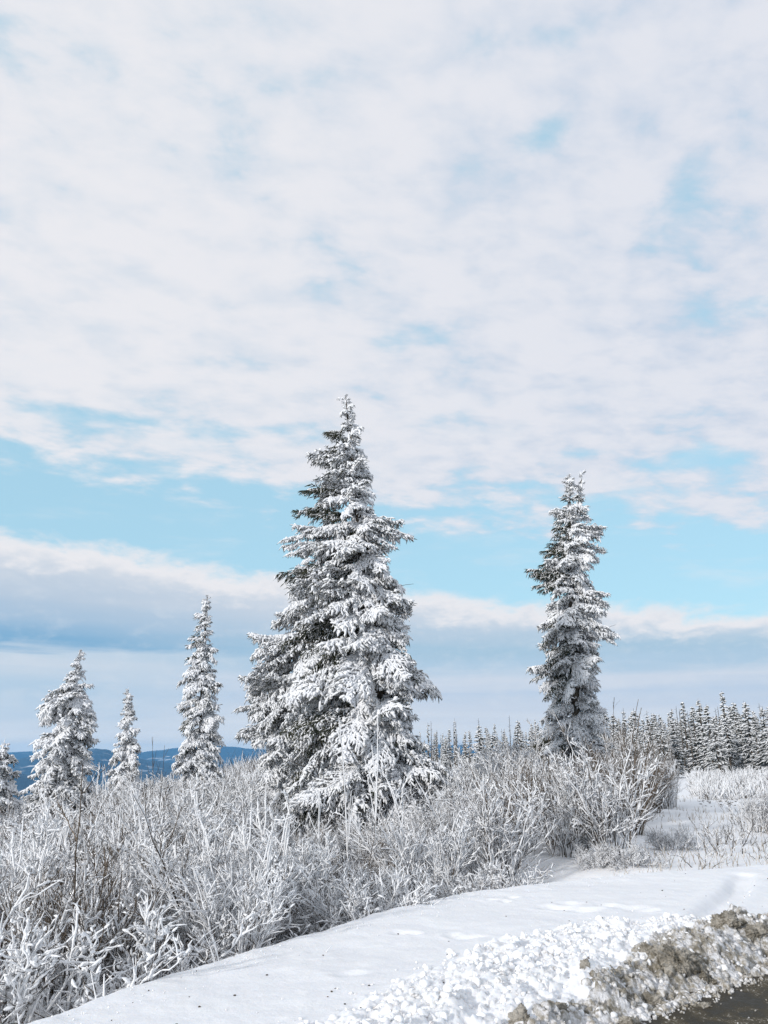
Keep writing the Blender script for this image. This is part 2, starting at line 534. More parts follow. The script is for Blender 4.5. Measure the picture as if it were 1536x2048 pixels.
def groove(x, y):
    pts = np.array([[2.2, 7.9], [3.0, 8.2], [3.5, 8.97], [4.1, 9.9], [4.45, 10.6], [4.78, 11.2]])
    dmin = np.full(x.shape, 9.0)
    for p, q in zip(pts[:-1], pts[1:]):
        d = q - p; L = (d ** 2).sum()
        t = np.clip(((x - p[0]) * d[0] + (y - p[1]) * d[1]) / L, 0, 1)
        dmin = np.minimum(dmin, np.hypot(x - p[0] - t * d[0], y - p[1] - t * d[1]))
    fade = sst(y, 7.9, 8.7) * sst(y, 11.3, 10.4)
    return (-.085 * np.exp(-(dmin / .13) ** 4) + .016 * np.exp(-((dmin - .24) / .08) ** 2)) * (.35 + .65 * fade)


def marks(x, y):
    z = 0 * x
    rg = random.Random(5)
    def dimple(u, v, h, ra, rb, dep):
        d = pix_dir(u, v); p = d * (h / -d.z)
        q = ((x - p.x) / ra) ** 2 + ((y - p.y) / rb) ** 2
        return -dep * np.exp(-q) + dep * .18 * np.exp(-((np.sqrt(q) - 1.7) / .5) ** 2)
    for (u, v) in ((1105, 1812), (1135, 1816), (1170, 1822), (1215, 1812), (1265, 1818), (1285, 1825), (1140, 1806)):
        z = z + dimple(u, v, 1.52, rg.uniform(.09, .15), rg.uniform(.07, .12), .028)
    for (u, v) in ((800, 1860), (830, 1862), (905, 1868), (925, 1874), (950, 1872), (985, 1790), (1010, 1795), (1025, 1786), (700, 1950)):
        z = z + dimple(u, v, 1.52, rg.uniform(.05, .10), rg.uniform(.04, .09), .022)
    return z


def ground_z(x, y):
    return float(base_height(np.array([x], float), np.array([y], float))[0])


# fine bank beside the road
da, ds = .024, .016
aa = np.arange(-3, 17.5, da); ssv = np.arange(2.55, 9.5, ds)
Ag, Sg = np.meshgrid(aa, ssv, indexing='ij')
Xg = SY * Ag + SX * Sg; Yg = -SX * Ag + SY * Sg
Zg = berm(Xg, Yg) + groove(Xg, Yg) + marks(Xg, Yg)
Zg += .006 * fbm(Xg * 14, Yg * 11, 4, 52, .6) + .017 * fbm(Xg * 4, Yg * 4, 4, 50) + .010 * fbm(Xg * 2.2 + Yg * 1.1, Yg * 9 - Xg * 4.5, 3, 53) + .03 * fbm(Xg * .9, Yg * 1.1, 3, 51) * sst(Sg, 4.4, 5)
# wind crust at the crest
tcr = Sg - np.interp(Ag, CA, CS)
Zg += .05 * fbm(Xg * 1.5, Yg * 1.5, 4, 71) * np.exp(-(tcr / .5) ** 2)
edge = np.minimum(np.minimum(Ag - aa[0], aa[-1] - Ag), ssv[-1] - Sg)
Zg -= .2 * sst(edge, .35, 0.0)
na, ns = Ag.shape
idx = np.arange(na * ns).reshape(na, ns)
Fg = np.stack([idx[:-1, :-1], idx[1:, :-1], idx[1:, 1:], idx[:-1, 1:]], -1).reshape(-1, 4)
Vg = np.stack([Xg, Yg, Zg], -1).reshape(-1, 3)
me = raw_mesh('snow_bank', Vg, Fg, M_snow)
me.materials.append(M_dirty)
sc_ = (Sg + .35 * fbm(Xg * 2.6, Yg * 2.6, 5, 90, .6) - silt_edge(Ag))[:-1, :-1].ravel()
me.polygons.foreach_set('material_index', (sc_ < 0).astype(np.int32))
link('snow_bank', me, kind='structure')


def bank_z(x, y):
    a = -SX * y + SY * x; s = SX * x + SY * y
    i = int((a - aa[0]) / da); j = int((s - ssv[0]) / ds)
    if 0 <= i < na and 0 <= j < ns: return float(Zg[i, j])
    return ground_z(x, y)


# ground out to the hills
ang = np.concatenate([np.linspace(-180, -44, 40)[:-1], np.linspace(-44, 44, 430), np.linspace(44, 180, 40)[1:]])
rad = np.concatenate([[0.3, 1.5, 2.5], np.geomspace(3.2, 11000, 330)])
AG, RG = np.meshgrid(np.radians(ang), rad, indexing='ij')
X2 = RG * np.sin(AG); Y2 = RG * np.cos(AG)
Z2 = base_height(X2, Y2)
S2 = SX * X2 + SY * Y2; A2 = -SX * Y2 + SY * X2
inside = sst(np.minimum(np.minimum(A2 - aa[0], aa[-1] - A2), ssv[-1] - S2), .35, .7)
Z2 = Z2 - .16 * inside * (S2 > 2.2)
# under the road and the field on its far side
rd = sst(S2, 3.6, 3.0) * sst(S2, -7.5, -6.5)
Z2 = Z2 * (1 - rd) + (ROADZ - .25) * rd
i1, i2 = Z2.shape
idx = np.arange(i1 * i2).reshape(i1, i2)
F2 = np.stack([idx[:-1, :-1], idx[:-1, 1:], idx[1:, 1:], idx[1:, :-1]], -1).reshape(-1, 4)
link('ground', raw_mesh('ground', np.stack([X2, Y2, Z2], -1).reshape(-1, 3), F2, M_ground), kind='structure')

# road
ra_ = np.arange(-60, 120, 1.0); rs_ = np.array([-6.8, -4, -2, 0, 1, 2, 3.2])
Ar, Sr = np.meshgrid(ra_, rs_, indexing='ij')
idx = np.arange(Ar.size).reshape(Ar.shape)
Fr = np.stack([idx[:-1, :-1], idx[1:, :-1], idx[1:, 1:], idx[:-1, 1:]], -1).reshape(-1, 4)
link('road', raw_mesh('road', np.stack([SY * Ar + SX * Sr, -SX * Ar + SY * Sr, 0 * Ar + ROADZ], -1).reshape(-1, 3), Fr, M_road), kind='structure')

# ------------------------------------------------------------------ lumps of ploughed snow
rng = np.random.default_rng(7)


def ico(sub):
    t = (1 + 5 ** .5) / 2
    V = [(-1, t, 0), (1, t, 0), (-1, -t, 0), (1, -t, 0), (0, -1, t), (0, 1, t), (0, -1, -t), (0, 1, -t), (t, 0, -1), (t, 0, 1), (-t, 0, -1), (-t, 0, 1)]
    Fc = [(0, 11, 5), (0, 5, 1), (0, 1, 7), (0, 7, 10), (0, 10, 11), (1, 5, 9), (5, 11, 4), (11, 10, 2), (10, 7, 6), (7, 1, 8),
          (3, 9, 4), (3, 4, 2), (3, 2, 6), (3, 6, 8), (3, 8, 9), (4, 9, 5), (2, 4, 11), (6, 2, 10), (8, 6, 7), (9, 8, 1)]
    V = [np.array(v) / np.linalg.norm(v) for v in V]
    for _ in range(sub):
        cache = {}; nf = []
        def mid_(a_, b_):
            k = (min(a_, b_), max(a_, b_))
            if k not in cache:
                q = V[a_] + V[b_]; V.append(q / np.linalg.norm(q)); cache[k] = len(V) - 1
            return cache[k]
        for a_, b_, c_ in Fc:
            x_, y_, z_ = mid_(a_, b_), mid_(b_, c_), mid_(c_, a_)
            nf += [(a_, x_, z_), (b_, y_, x_), (c_, z_, y_), (x_, y_, z_)]
        Fc = nf
    return np.array(V), np.array(Fc)


def blob(sub, cuts, rough, rg, squash=(1, 1, 1)):
    V, Fc = ico(sub)
    V = V.copy()
    for _ in range(cuts):
        n = rg.normal(size=3); n /= np.linalg.norm(n)
        d = rg.uniform(.45, .85)
        q = V @ n
        V -= np.outer(np.clip(q - d, 0, None), n) * .9
    # lumpy relief
    for k in range(14):
        c = rg.normal(size=3); c /= np.linalg.norm(c)
        g_ = np.exp(-((V - c) ** 2).sum(1) / rg.uniform(.05, .3))
        V += V * (g_ * rg.uniform(-rough, rough))[:, None]
    return V * np.array(squash), Fc


protos = [blob(1, 6, .30, rng) for _ in range(10)]
protos2 = [blob(2, 9, .36, rng) for _ in range(8)]


def rot_rand(rg):
    q = rg.normal(size=4); q /= np.linalg.norm(q)
    a_, b_, c_, d_ = q
    return np.array([[1 - 2 * (c_ * c_ + d_ * d_), 2 * (b_ * c_ - a_ * d_), 2 * (b_ * d_ + a_ * c_)],
                     [2 * (b_ * c_ + a_ * d_), 1 - 2 * (b_ * b_ + d_ * d_), 2 * (c_ * d_ - a_ * b_)],
                     [2 * (b_ * d_ - a_ * c_), 2 * (c_ * d_ + a_ * b_), 1 - 2 * (b_ * b_ + c_ * c_)]])


def scatter(buf, n, sfun, afun, size, sink=.25, dirt=False):
    for _ in range(n):
        a_ = afun(); s_ = sfun(a_)
        x = SY * a_ + SX * s_; y = -SX * a_ + SY * s_
        r = size()
        V, Fc = (protos2 if r > .035 else protos)[rng.integers(8)]
        z = bank_z(x, y) if s_ > 2.62 else ROADZ
        z = max(z, ROADZ)
        V = (V * (rng.uniform(.7, 1.25, 3) * r)) @ rot_rand(rng).T + np.array([x, y, z + r * (.5 - sink)])
        buf.tri(V, Fc)


# clean lumps: the many small ones are one mass, the big ones are things
bf = Buf()
def between(f, g, lo=0., hi=1.):
    return lambda a_: float(f(a_)) + (float(g(a_)) - float(f(a_))) * (lo + (hi - lo) * rng.random())
def soft_clean(a_):
    m_ = (float(silt_edge(a_)) + float(lump_edge(a_))) / 2
    return rng.normal(m_, 0.23 * (float(lump_edge(a_)) - float(silt_edge(a_))) + .03)
scatter(bf, 3000, soft_clean, lambda: rng.uniform(0.2, 7.9), lambda: .007 + .034 * rng.random() ** 2.4, .8)
scatter(bf, 1800, between(foot_edge, silt_edge), lambda: rng.uniform(2.6, 14), lambda: .006 + .024 * rng.random() ** 1.8, .45)
scatter(bf, 260, lambda a_: float(np.interp(a_, CA, CS)) - abs(rng.normal(0, .3)), lambda: rng.uniform(2.2, 10.5), lambda: rng.uniform(.003, .008), .3)
scatter(bf, 40, lambda a_: rng.uniform(4.0, 4.9), lambda: rng.uniform(0.5, 10), lambda: rng.uniform(.004, .012), .3)
bd = Buf()
link('loose_snow_lumps', bf.mesh('loose_snow_lumps', M_snow, True), kind='stuff',
     label='small clean white lumps of ploughed snow heaped along the bank', category='snow lumps')
scatter(bd, 5200, between(foot_edge, silt_edge, 0, 1.04), lambda: rng.uniform(2.4, 15), lambda: .008 + .038 * rng.random() ** 1.9, .5)
scatter(bd, 1500, lambda a_: float(foot_edge(a_)) + .04 - abs(rng.normal(0, .07)), lambda: rng.uniform(2.6, 12), lambda: .004 + .014 * rng.random() ** 2, .2)
scatter(bd, 260, lambda a_: rng.uniform(2.0, 2.6), lambda: rng.uniform(3.6, 9), lambda: rng.uniform(.003, .008), .1)
link('dirty_slush_lumps', bd.mesh('dirty_slush_lumps', M_dirty, True), kind='stuff',
     label='small brown and grey lumps of dirty slush heaped at the road edge', category='slush')

big_mesh = []
for i in range(8):
    V, Fc = blob(3, 9, .34, rng)
    V += V * (.5 * fbm(V[:, 0] * 4 + i + V[:, 2] * 3, V[:, 1] * 4 - V[:, 2] * 3, 4, i + 40, .6))[:, None]
    Fq = np.concatenate([Fc, -np.ones((len(Fc), 1), int)], 1)
    big_mesh.append(raw_mesh('snow_lump', V, Fq, M_snow, True))
for i in range(90):
    a_ = rng.uniform(.4, 7.4); s_ = soft_clean(a_)
    x = SY * a_ + SX * s_; y = -SX * a_ + SY * s_
    r = rng.uniform(.028, .052)
    o = link('snow_lump', big_mesh[i % 8], loc=(x, y, bank_z(x, y) - r * .25), rot=tuple(rng.uniform(0, 6, 3)), scale=tuple(r * rng.uniform(.75, 1.2, 3)),
             label='clean white lump of ploughed snow on the heap beside the dirty slush', category='snow lump', group='clean snow lumps on the ploughed heap')

# silt-brown clumps, each where the photograph has it
clump_mesh = []
for i in range(6):
    V, Fc = blob(5, 6, .38, rng, (1, .8, .75))
    q1 = fbm(V[:, 0] * 3 + i + V[:, 2] * 2, V[:, 1] * 3 + V[:, 2] * 2.5, 5, i, .65); q2 = fbm(V[:, 2] * 9 + V[:, 0] * 6, V[:, 1] * 9 - V[:, 0] * 5, 4, i + 9, .7)
    V += V * (1.1 * q1 + .32 * q2)[:, None]
    Fq = np.concatenate([Fc, -np.ones((len(Fc), 1), int)], 1)
    clump_mesh.append(raw_mesh('dirty_clump', V, Fq, M_clump, True))
CL = [  # u, v, height below eye, radius, label
    (1345, 1905, 1.30, .17, 'largest brown-streaked mound of dirty snow on the roadside ridge'),
    (1405, 1912, 1.36, .12, 'brown rounded clump leaning against the right side of the largest dirty mound'),
    (1295, 1905, 1.33, .09, 'grey pitted clump at the left end of the largest dirty mound'),
    (1458, 1848, 1.27, .13, 'tan peaked clump of dirty snow at the top of the roadside ridge'),
    (1510, 1850, 1.28, .12, 'dark brown clump of dirty snow at the right edge of the ridge'),
    (1172, 1948, 1.38, .045, 'small dark brown ball of frozen slush beside the clean snow heap'),
    (1238, 1962, 1.38, .08, 'brown flat clump on the ridge between the small ball and the largest mound'),
    (1265, 1995, 1.36, .13, 'grey-brown mound of slush just below the largest dirty mound'),
    (1300, 1955, 1.38, .10, 'mottled grey clump in front of the largest dirty mound'),
    (1215, 2020, 1.36, .12, 'broad brown clump of slush near the bottom of the ridge'),
    (1110, 2010, 1.42, .07, 'silty clump at the left foot of the dirty ridge'),
    (1040, 2042, 1.42, .08, 'grey broken clump lowest on the left of the dirty ridge'),
    (1395, 1965, 1.46, .08, 'brown-grey clump close above the wet road'),
    (1480, 1905, 1.40, .08, 'mottled clump between the tan peaked clump and the road'),
]
for i, (u, v, h, r, lab) in enumerate(CL):
    d = pix_dir(u, v); h = h * .4 + .6 * 1.5; p = d * (h / -d.z)
    z = bank_z(p.x, p.y)
    link('dirty_clump', clump_mesh[i % 6], loc=(p.x, p.y, z - r * .05), rot=(rng.uniform(-.3, .3), rng.uniform(-.3, .3), .75 + rng.uniform(-.4, .4)),
         scale=(r * rng.uniform(1.0, 1.35), r, r * rng.uniform(.75, 1.0)), label=lab, category='snow clump', group='silty clumps on the roadside ridge')

# ------------------------------------------------------------------ spruce boughs
WIND = np.array([.62, -.55, .55]); WIND /= np.linalg.norm(WIND)    # rime has grown on this side


def bez(s, d, L, bend, n):
    t = np.linspace(0, 1, n)[None, :, None]
    return s[:, None] + d[:, None] * (L[:, None, None] * t) + bend[:, None] * (L[:, None, None] * t * t)


def unit(a_):
    return a_ / (np.linalg.norm(a_, axis=-1, keepdims=True) + 1e-9)


def bough(L, snow, rg, fing=1.0):
    """branch along +X.  returns (needle Buf, snow Buf)"""
    nb, sb = Buf(), Buf()
    n = max(5, int(L * 5) + 3)
    t = np.linspace(0, 1, n)
    droop = rg.uniform(.14, .48)
    main = np.stack([L * t, .06 * L * np.sin(t * 3 + rg.uniform(0, 6)) * t, -droop * L * t ** 1.6 + .05 * L * t ** 4], 1)
    nb.tubes(main, .006 + .012 * L * (1 - t) ** 1.0 * .8, 5)
    # side twigs
    st = []; sd = []; sl_ = []
    ntw = int(L / .085) + 2
    for i in range(ntw):
        tt_ = (i + rg.uniform(.1, .9)) / ntw
        tt_ = .10 + .90 * tt_
        for side_ in (-1, 1):
            if rg.random() < .10: continue
            p = np.array([np.interp(tt_, t, main[:, k]) for k in range(3)])
            ang_ = rg.uniform(.65, 1.15) * side_
            dd = np.array([math.cos(ang_), math.sin(ang_), rg.uniform(-.45, .12)])
            l = (.40 * L * (1 - tt_) ** .7 * (.35 + .65 * min(1, tt_ * 3)) + .07) * rg.uniform(.65, 1.2)
            st.append(p); sd.append(dd); sl_.append(min(l, .8))
    st = np.array(st); sd = unit(np.array(sd)); sl_ = np.array(sl_)
    tw = bez(st, sd, sl_, np.stack([.1 * np.ones(len(st)), 0 * sl_, -rg.uniform(.15, .5, len(st))], 1), 5)
    nb.tubes(tw, np.linspace(.007, .003, 5)[None] * np.ones((len(st), 1)), 3)
    # fingers
    fs = []; fd = []
    def along(curve, ln, step):
        m_ = max(2, int(ln / step))
        q = (np.arange(m_) + rg.uniform(0, 1, m_)) / m_
        tq = np.linspace(0, 1, len(curve))
        pts = np.stack([np.interp(q, tq, curve[:, k]) for k in range(3)], 1)
        dr = unit(curve[-1] - curve[0])
        return pts, np.repeat(dr[None], m_, 0)
    for cv, ln in zip(tw, sl_):
        p, d = along(cv, ln, .042 / fing)
        fs.append(p); fd.append(d)
    p, d = along(main, L, .030 / fing); fs.append(p); fd.append(d)
    fs = np.concatenate(fs); fd = np.concatenate(fd)
    m_ = len(fs)
    rnd = unit(rg.normal(size=(m_, 3)))
    lat = unit(np.cross(fd, np.array([0, 0, 1.0]))) * rg.choice([-1, 1], m_)[:, None]
    dirs = unit(fd * rg.uniform(.3, 1.0, (m_, 1)) + lat * rg.uniform(.2, .9, (m_, 1)) + rnd * .30 + np.array([0, 0, -1]) * rg.uniform(-.1, .95, (m_, 1)))
    fl = rg.uniform(.07, .17, m_)
    curl = np.stack([np.zeros(m_), np.zeros(m_), -rg.uniform(.05, .45, m_)], 1)
    C = bez(fs, dirs, fl, curl, 4)
    rr = rg.uniform(.009, .014, m_)
    nb.tubes(C, rr[:, None] * np.array([.6, 1, .85, .15])[None], 4)
    # snow laid on the fingers, thicker on the upper / windward side
    keep = rg.random(m_) < (.96 if snow > .5 else .42)
    Cs = C[keep].copy(); mm = len(Cs)
    rs = rg.uniform(.012, .025, mm) * (.72 + .42 * snow)
    Cs = Cs + np.array([0, 0, 1.0]) * (rs * .62)[:, None, None]
    Cs[:, -1] = Cs[:, -2] + (Cs[:, -1] - Cs[:, -2]) * .7
    Cs += rg.normal(size=Cs.shape) * .003
    sb.tubes(Cs, rs[:, None] * (np.array([.75, 1.05, .9, .2])[None] * rg.uniform(.7, 1.25, (mm, 4))), 5)
    # heavier pads and lumps along the twigs
    if snow > .2:
        q = rg.integers(0, m_, int(m_ * .42 * snow))
        l = rg.uniform(.05, .13, len(q))
        d = unit(dirs[q] + rnd[q] * .5)
        Pd = bez(fs[q] + np.array([0, 0, .016]), d, l, np.zeros((len(q), 3)), 4)
        rp = rg.uniform(.018, .048, len(q))
        sb.tubes(Pd, rp[:, None] * (np.array([.15, .95, 1.0, .12])[None] * rg.uniform(.75, 1.2, (len(q), 4))), 5)
        tws = tw + np.array([0, 0, .010])
        sb.tubes(tws, np.array([.010, .014, .014, .012, .003])[None] * rg.uniform(.8, 1.3, (len(tw), 1)), 4)
        sb.tubes(main + np.array([0, 0, .016]), (.016 + .008 * L * (1 - t)) * rg.uniform(.7, 1.2, n), 5)
    return nb, sb


LENS = [.28, .5, .85, 1.3, 1.9, 2.6]
POOL = {}
for li, L in enumerate(LENS):
    for sn in (0, 1, 2):
        POOL[li, sn] = []
        for v_ in range(3):
            nb, sb = bough(L, (.12, .62, 1.0)[sn], np.random.default_rng(100 + li * 17 + sn * 5 + v_), 1.0)
            POOL[li, sn].append((nb.mesh('bough', M_needles), sb.mesh('snow_load', M_treesnow)))


def trunk_mesh(pts, r0, rg, name='trunk', mat=None, rtop=.012):
    n = 26
    pts = np.array(pts, float)
    tq = np.linspace(0, 1, len(pts)); t = np.linspace(0, 1, n)
    C = np.stack([np.interp(t, tq, pts[:, k]) for k in range(3)], 1)
    C[:, :2] += np.cumsum(rg.normal(size=(n, 2)) * .012, 0) * (t * (1 - t) * 4)[:, None]
    rr = r0 * (1 - t) ** .85 + rtop
    rr *= 1 + .35 * np.exp(-t * 30)
    b_ = Buf(); b_.tubes(C, rr, 12)
    # rime plastered on the windward side
    s_ = Buf()
    m_ = 160
    q = rg.uniform(0.02, .98, m_)
    cc = np.stack([np.interp(q, t, C[:, k]) for k in range(3)], 1); rq = np.interp(q, t, rr)
    aa_ = math.atan2(WIND[1], WIND[0]) + rg.normal(0, .8, m_)
    nrm = np.stack([np.cos(aa_), np.sin(aa_), 0 * aa_], 1)
    st = cc + nrm * (rq * .88)[:, None]
    Pd = bez(st, unit(np.array([0, 0, 1.0]) + rg.normal(size=(m_, 3)) * .25), rg.uniform(.08, .3, m_), np.zeros((m_, 3)), 4)
    rp = np.minimum(rg.uniform(.015, .05, m_), rq * .8)
    s_.tubes(Pd, rp[:, None] * np.array([.1, 1, .9, .1])[None], 5)
    return b_.mesh(name, mat or M_bark), s_.mesh('trunk_rime', M_treesnow), C


def spruce(label, Y, base_u, rows, r0, nb, seed, group=None, heavy=.7, lee=-1, leaders=None, tip_scale=1.0, rel=None, twigs=0):
    """rows: (v, left u, right u) outline in the photograph, laid out at distance Y"""
    rg = np.random.default_rng(seed)
    # centre line
    zs = []; xl = []; xr = []
    for v, a_, b_ in rows:
        pl = at(a_, v, Y); pr = at(b_, v, Y)
        zs.append(pl.z); xl.append(pl.x); xr.append(pr.x)
    zs = np.array(zs)[::-1]; xl = np.array(xl)[::-1]; xr = np.array(xr)[::-1]
    gx = at(base_u, 1600, Y).x
    gz = ground_z(gx, Y)
    base = Vector((gx, Y, gz - .05))
    root = link('spruce_tree', None, loc=base, label=label, category='tree')
    if group: root['group'] = group
    ztop = zs[-1]; xtop = (xl[-1] + xr[-1]) / 2
    def cx(z):
        q = (z - gz) / (ztop - gz)
        q = max(0, min(1, q))
        return gx + (xtop - gx) * q ** .9
    pts = [(cx(z) - base.x, 0, z - base.z) for z in np.linspace(gz - .05, ztop, 9)]
    tm, tr, C = trunk_mesh(pts, r0, rg)
    tk = link('trunk', tm, root)
    link('trunk_rime', tr, tk)
    for k, (lu, lv, l0) in enumerate(leaders or []):
        p0 = at(lu, l0, Y); p1 = at(lu, lv, Y)
        m2, r2, _ = trunk_mesh([(cx(p0.z) - base.x, 0, p0.z - base.z), (p0.x - base.x, .05, (p0.z * .7 + p1.z * .3) - base.z), (p1.x - base.x, .05, p1.z - base.z)], .05, rg, 'leader')
        ld = link('leader', m2, root); link('leader_rime', r2, ld)
    H = ztop - zs[0]
    cnt = 0
    # stratified heights, denser where the crown is wide
    wid = xr - xl + .15
    zz_ = np.linspace(zs[0], ztop, 400); ww = np.interp(zz_, zs, wid) ** .55
    cdf = np.cumsum(ww); cdf /= cdf[-1]
    phase = rg.uniform(0, 6)
    for i in range(nb):
        q = (i + rg.random()) / nb
        z = float(np.interp(q, cdf, zz_))
        if i % 3 != 2:
            phase += 2.399
            phi = phase + rg.uniform(-.35, .35)
        else:
            # outline boughs seen side-on
            phi = (0 if rg.random() < .5 else math.pi) + rg.uniform(-.5, .5)
        c_, s_ = math.cos(phi), math.sin(phi)
        lft = np.interp(z, zs, xl); rgt = np.interp(z, zs, xr); x0 = cx(z)
        rl = max(x0 - lft, .08); rr_ = max(rgt - x0, .08); av = (rl + rr_) / 2
        Rr = (rr_ if c_ > 0 else rl) * abs(c_) + av * (1 - abs(c_))
        Rr *= rg.uniform(.78, 1.16) if rg.random() < .70 else rg.uniform(.42, .80)
        up = (z - zs[0]) / H
        pit = R(38) * max(0, (up - .72) / .28) + R(-14) * (1 - up) + rg.uniform(-.45, .30)
        Lw = max(Rr / max(.5, math.cos(pit)), .15)
        li = min(range(len(LENS)), key=lambda k: abs(math.log(LENS[k] / Lw)))
        sc_ = Lw / LENS[li]
        wind = c_ * WIND[0] + s_ * WIND[1]
        patch = float(fbm(np.array([z * .75 + seed]), np.array([math.sin(phi) * .9 + 4]), 3, seed)[0])
        pr = heavy + .34 * wind + rg.uniform(-.25, .25) + 1.3 * patch
        sn = 2 if pr > .62 else (1 if pr > .30 else 0)
        zo = z - Lw * (math.sin(pit) - .15)
        zo = min(zo, ztop - .02); zo = max(zo, gz + .2)
        me1, me2 = POOL[li, sn][rg.integers(3)]
        loc = (cx(zo) - base.x, 0, zo - base.z)
        o = link('bough', me1, root, loc=loc, rot=(rg.uniform(-.7, .7), -pit, phi), scale=sc_)
        link('snow_load', me2, o)
        cnt += 1
    # short inner boughs in front of the stem
    for i in range(nb // 5):
        z = rg.uniform(zs[0] + .1, ztop - .1)
        phi = -math.pi / 2 + rg.uniform(-1.0, 1.0)
        hw = float(np.interp(z, zs, xr - xl)) * .5
        Lw = max(.22, min(hw * rg.uniform(.35, .7), .9))
        li = min(range(len(LENS)), key=lambda k: abs(math.log(LENS[k] / Lw)))
        me1, me2 = POOL[li, 2 if rg.random() < heavy + .15 else 1][rg.integers(3)]
        o = link('bough', me1, root, loc=(cx(z) - base.x, 0, z - base.z), rot=(0, rg.uniform(-.1, .5), phi), scale=Lw / LENS[li])
        link('snow_load', me2, o)
    for (lu, lv, l0) in (leaders or []):
        for k in range(16):
            pz = at(lu, lv + 4 + (l0 - lv) * k / 16, Y)
            me1, me2 = POOL[0, 1][rg.integers(3)]
            o = link('bough', me1, root, loc=(pz.x - base.x, .05, pz.z - base.z), rot=(0, -R(rg.uniform(20, 70)), rg.uniform(0, 6.28)), scale=rg.uniform(.5, .8) * (.7 + .05 * k))
            link('snow_load', me2, o)
    # topmost shoot
    for k in range(18):
        phi = rg.uniform(0, 6.28)
        me1, me2 = POOL[0, 2][rg.integers(3)]
        zo = ztop - .06 - .06 * k
        o = link('bough', me1, root, loc=(cx(zo) - base.x, 0, zo - base.z), rot=(0, -R(rg.uniform(35, 80)), phi), scale=rg.uniform(.8, 1.1) * (.36 + .03 * k))
        link('snow_load', me2, o)
    # a few explicit boughs: (origin u, v, tip u, v, snow)
    for (u0, v0, u1, v1, sn) in (rel or []):
        p0 = at(u0, v0, Y); p1 = at(u1, v1, Y)
        for j in range(3):
            d = p1 - p0
            dyy = rg.uniform(-.35, .1) * d.length * (1 if j else .3)
            Lw = math.hypot(d.x, dyy)
            pit = math.atan2(d.z + .16 * Lw, Lw)
            li = min(range(len(LENS)), key=lambda k: abs(math.log(LENS[k] / Lw)))
            me1, me2 = POOL[li, sn][rg.integers(3)]
            o = link('bough', me1, root, loc=(p0.x - base.x, 0, p0.z - base.z - .08 * j), rot=(rg.uniform(-.4, .4), -pit, math.atan2(dyy, d.x)), scale=Lw / LENS[li] * (1 - .12 * j))
            link('snow_load', me2, o)
    # bare dead twigs sticking out
    for k in range(twigs):
        z = rg.uniform(zs[0] + H * .05, zs[0] + H * .6)
        side_ = rg.choice([-1, 1])
        x1 = np.interp(z, zs, xr if side_ > 0 else xl)
        x0 = cx(z)
        Lw = abs(x1 - x0) + rg.uniform(.0, .3)
        P0 = np.array([x0 - base.x, 0, z - base.z])
        C = bez(P0[None], unit(np.array([[side_, -.2, .05]])), np.array([Lw]), np.array([[0, 0, rg.uniform(-.1, .25)]]), 7)
        b_ = Buf(); b_.tubes(C + rg.normal(size=C.shape) * .01, np.linspace(.016, .004, 7)[None], 4)
        link('dead_branch', b_.mesh('dead_branch', M_bark), root)
    return root


main_rows = [(792, 689, 693), (830, 684, 714), (860, 682, 716), (900, 655, 732), (930, 645, 742), (965, 636, 745), (1000, 628, 748),
             (1040, 618, 756), (1080, 606, 766), (1130, 600, 778), (1190, 596, 815), (1240, 585, 815), (1290, 585, 800), (1340, 580, 850),
             (1400, 575, 838), (1450, 570, 838), (1500, 575, 850), (1550, 575, 870), (1600, 590, 872), (1650, 600, 880), (1690, 640, 870)]
main = spruce('tallest snow-laden spruce with its leaning trunk, in the centre of the thicket', 19.0, 792, main_rows, .20, 235, 11,
              heavy=.72, twigs=7,
              rel=[(690, 905, 622, 905, 1), (690, 975, 615, 965, 0), (695, 1030, 600, 1005, 0), (700, 1085, 572, 1078, 1), (700, 1060, 575, 1052, 1),
                   (700, 1140, 566, 1132, 0), (705, 1035, 815, 1045, 1), (705, 1050, 800, 1075, 1), (690, 866, 655, 858, 0),
                   (735, 1130, 815, 1165, 2), (730, 1170, 826, 1200, 2), (755, 1300, 875, 1350, 2), (760, 1340, 880, 1365, 2),
                   (780, 1490, 925, 1545, 2), (785, 1520, 930, 1570, 2), (780, 1560, 870, 1640, 2)])
comp_rows = [(1110, 606, 622), (1160, 588, 645), (1200, 576, 655), (1240, 556, 665), (1275, 525, 670), (1310, 525, 690), (1350, 492, 690), (1395, 486, 680),
             (1430, 505, 690), (1460, 492, 700), (1500, 484, 700), (1540, 478, 700), (1580, 480, 690), (1620, 480, 690), (1660, 500, 690)]
spruce('broad snowy spruce half hidden behind the left side of the tallest spruce', 22.5, 612, comp_rows, .16, 160, 23, heavy=.80, twigs=3,
       rel=[(600, 1290, 502, 1270, 2), (600, 1360, 488, 1345, 2), (600, 1400, 485, 1392, 1), (600, 1470, 490, 1450, 2)])
right_rows = [(948, 1136, 1141), (1000, 1129, 1170), (1040, 1108, 1178), (1070, 1106, 1194), (1100, 1090, 1194), (1130, 1080, 1192),
              (1170, 1084, 1202), (1210, 1098, 1205), (1250, 1085, 1215), (1280, 1078, 1218), (1310, 1070, 1205), (1350, 1062, 1198),
              (1390, 1072, 1192), (1420, 1092, 1208), (1460, 1075, 1214), (1500, 1088, 1214), (1540, 1085, 1225), (1580, 1080, 1225)]
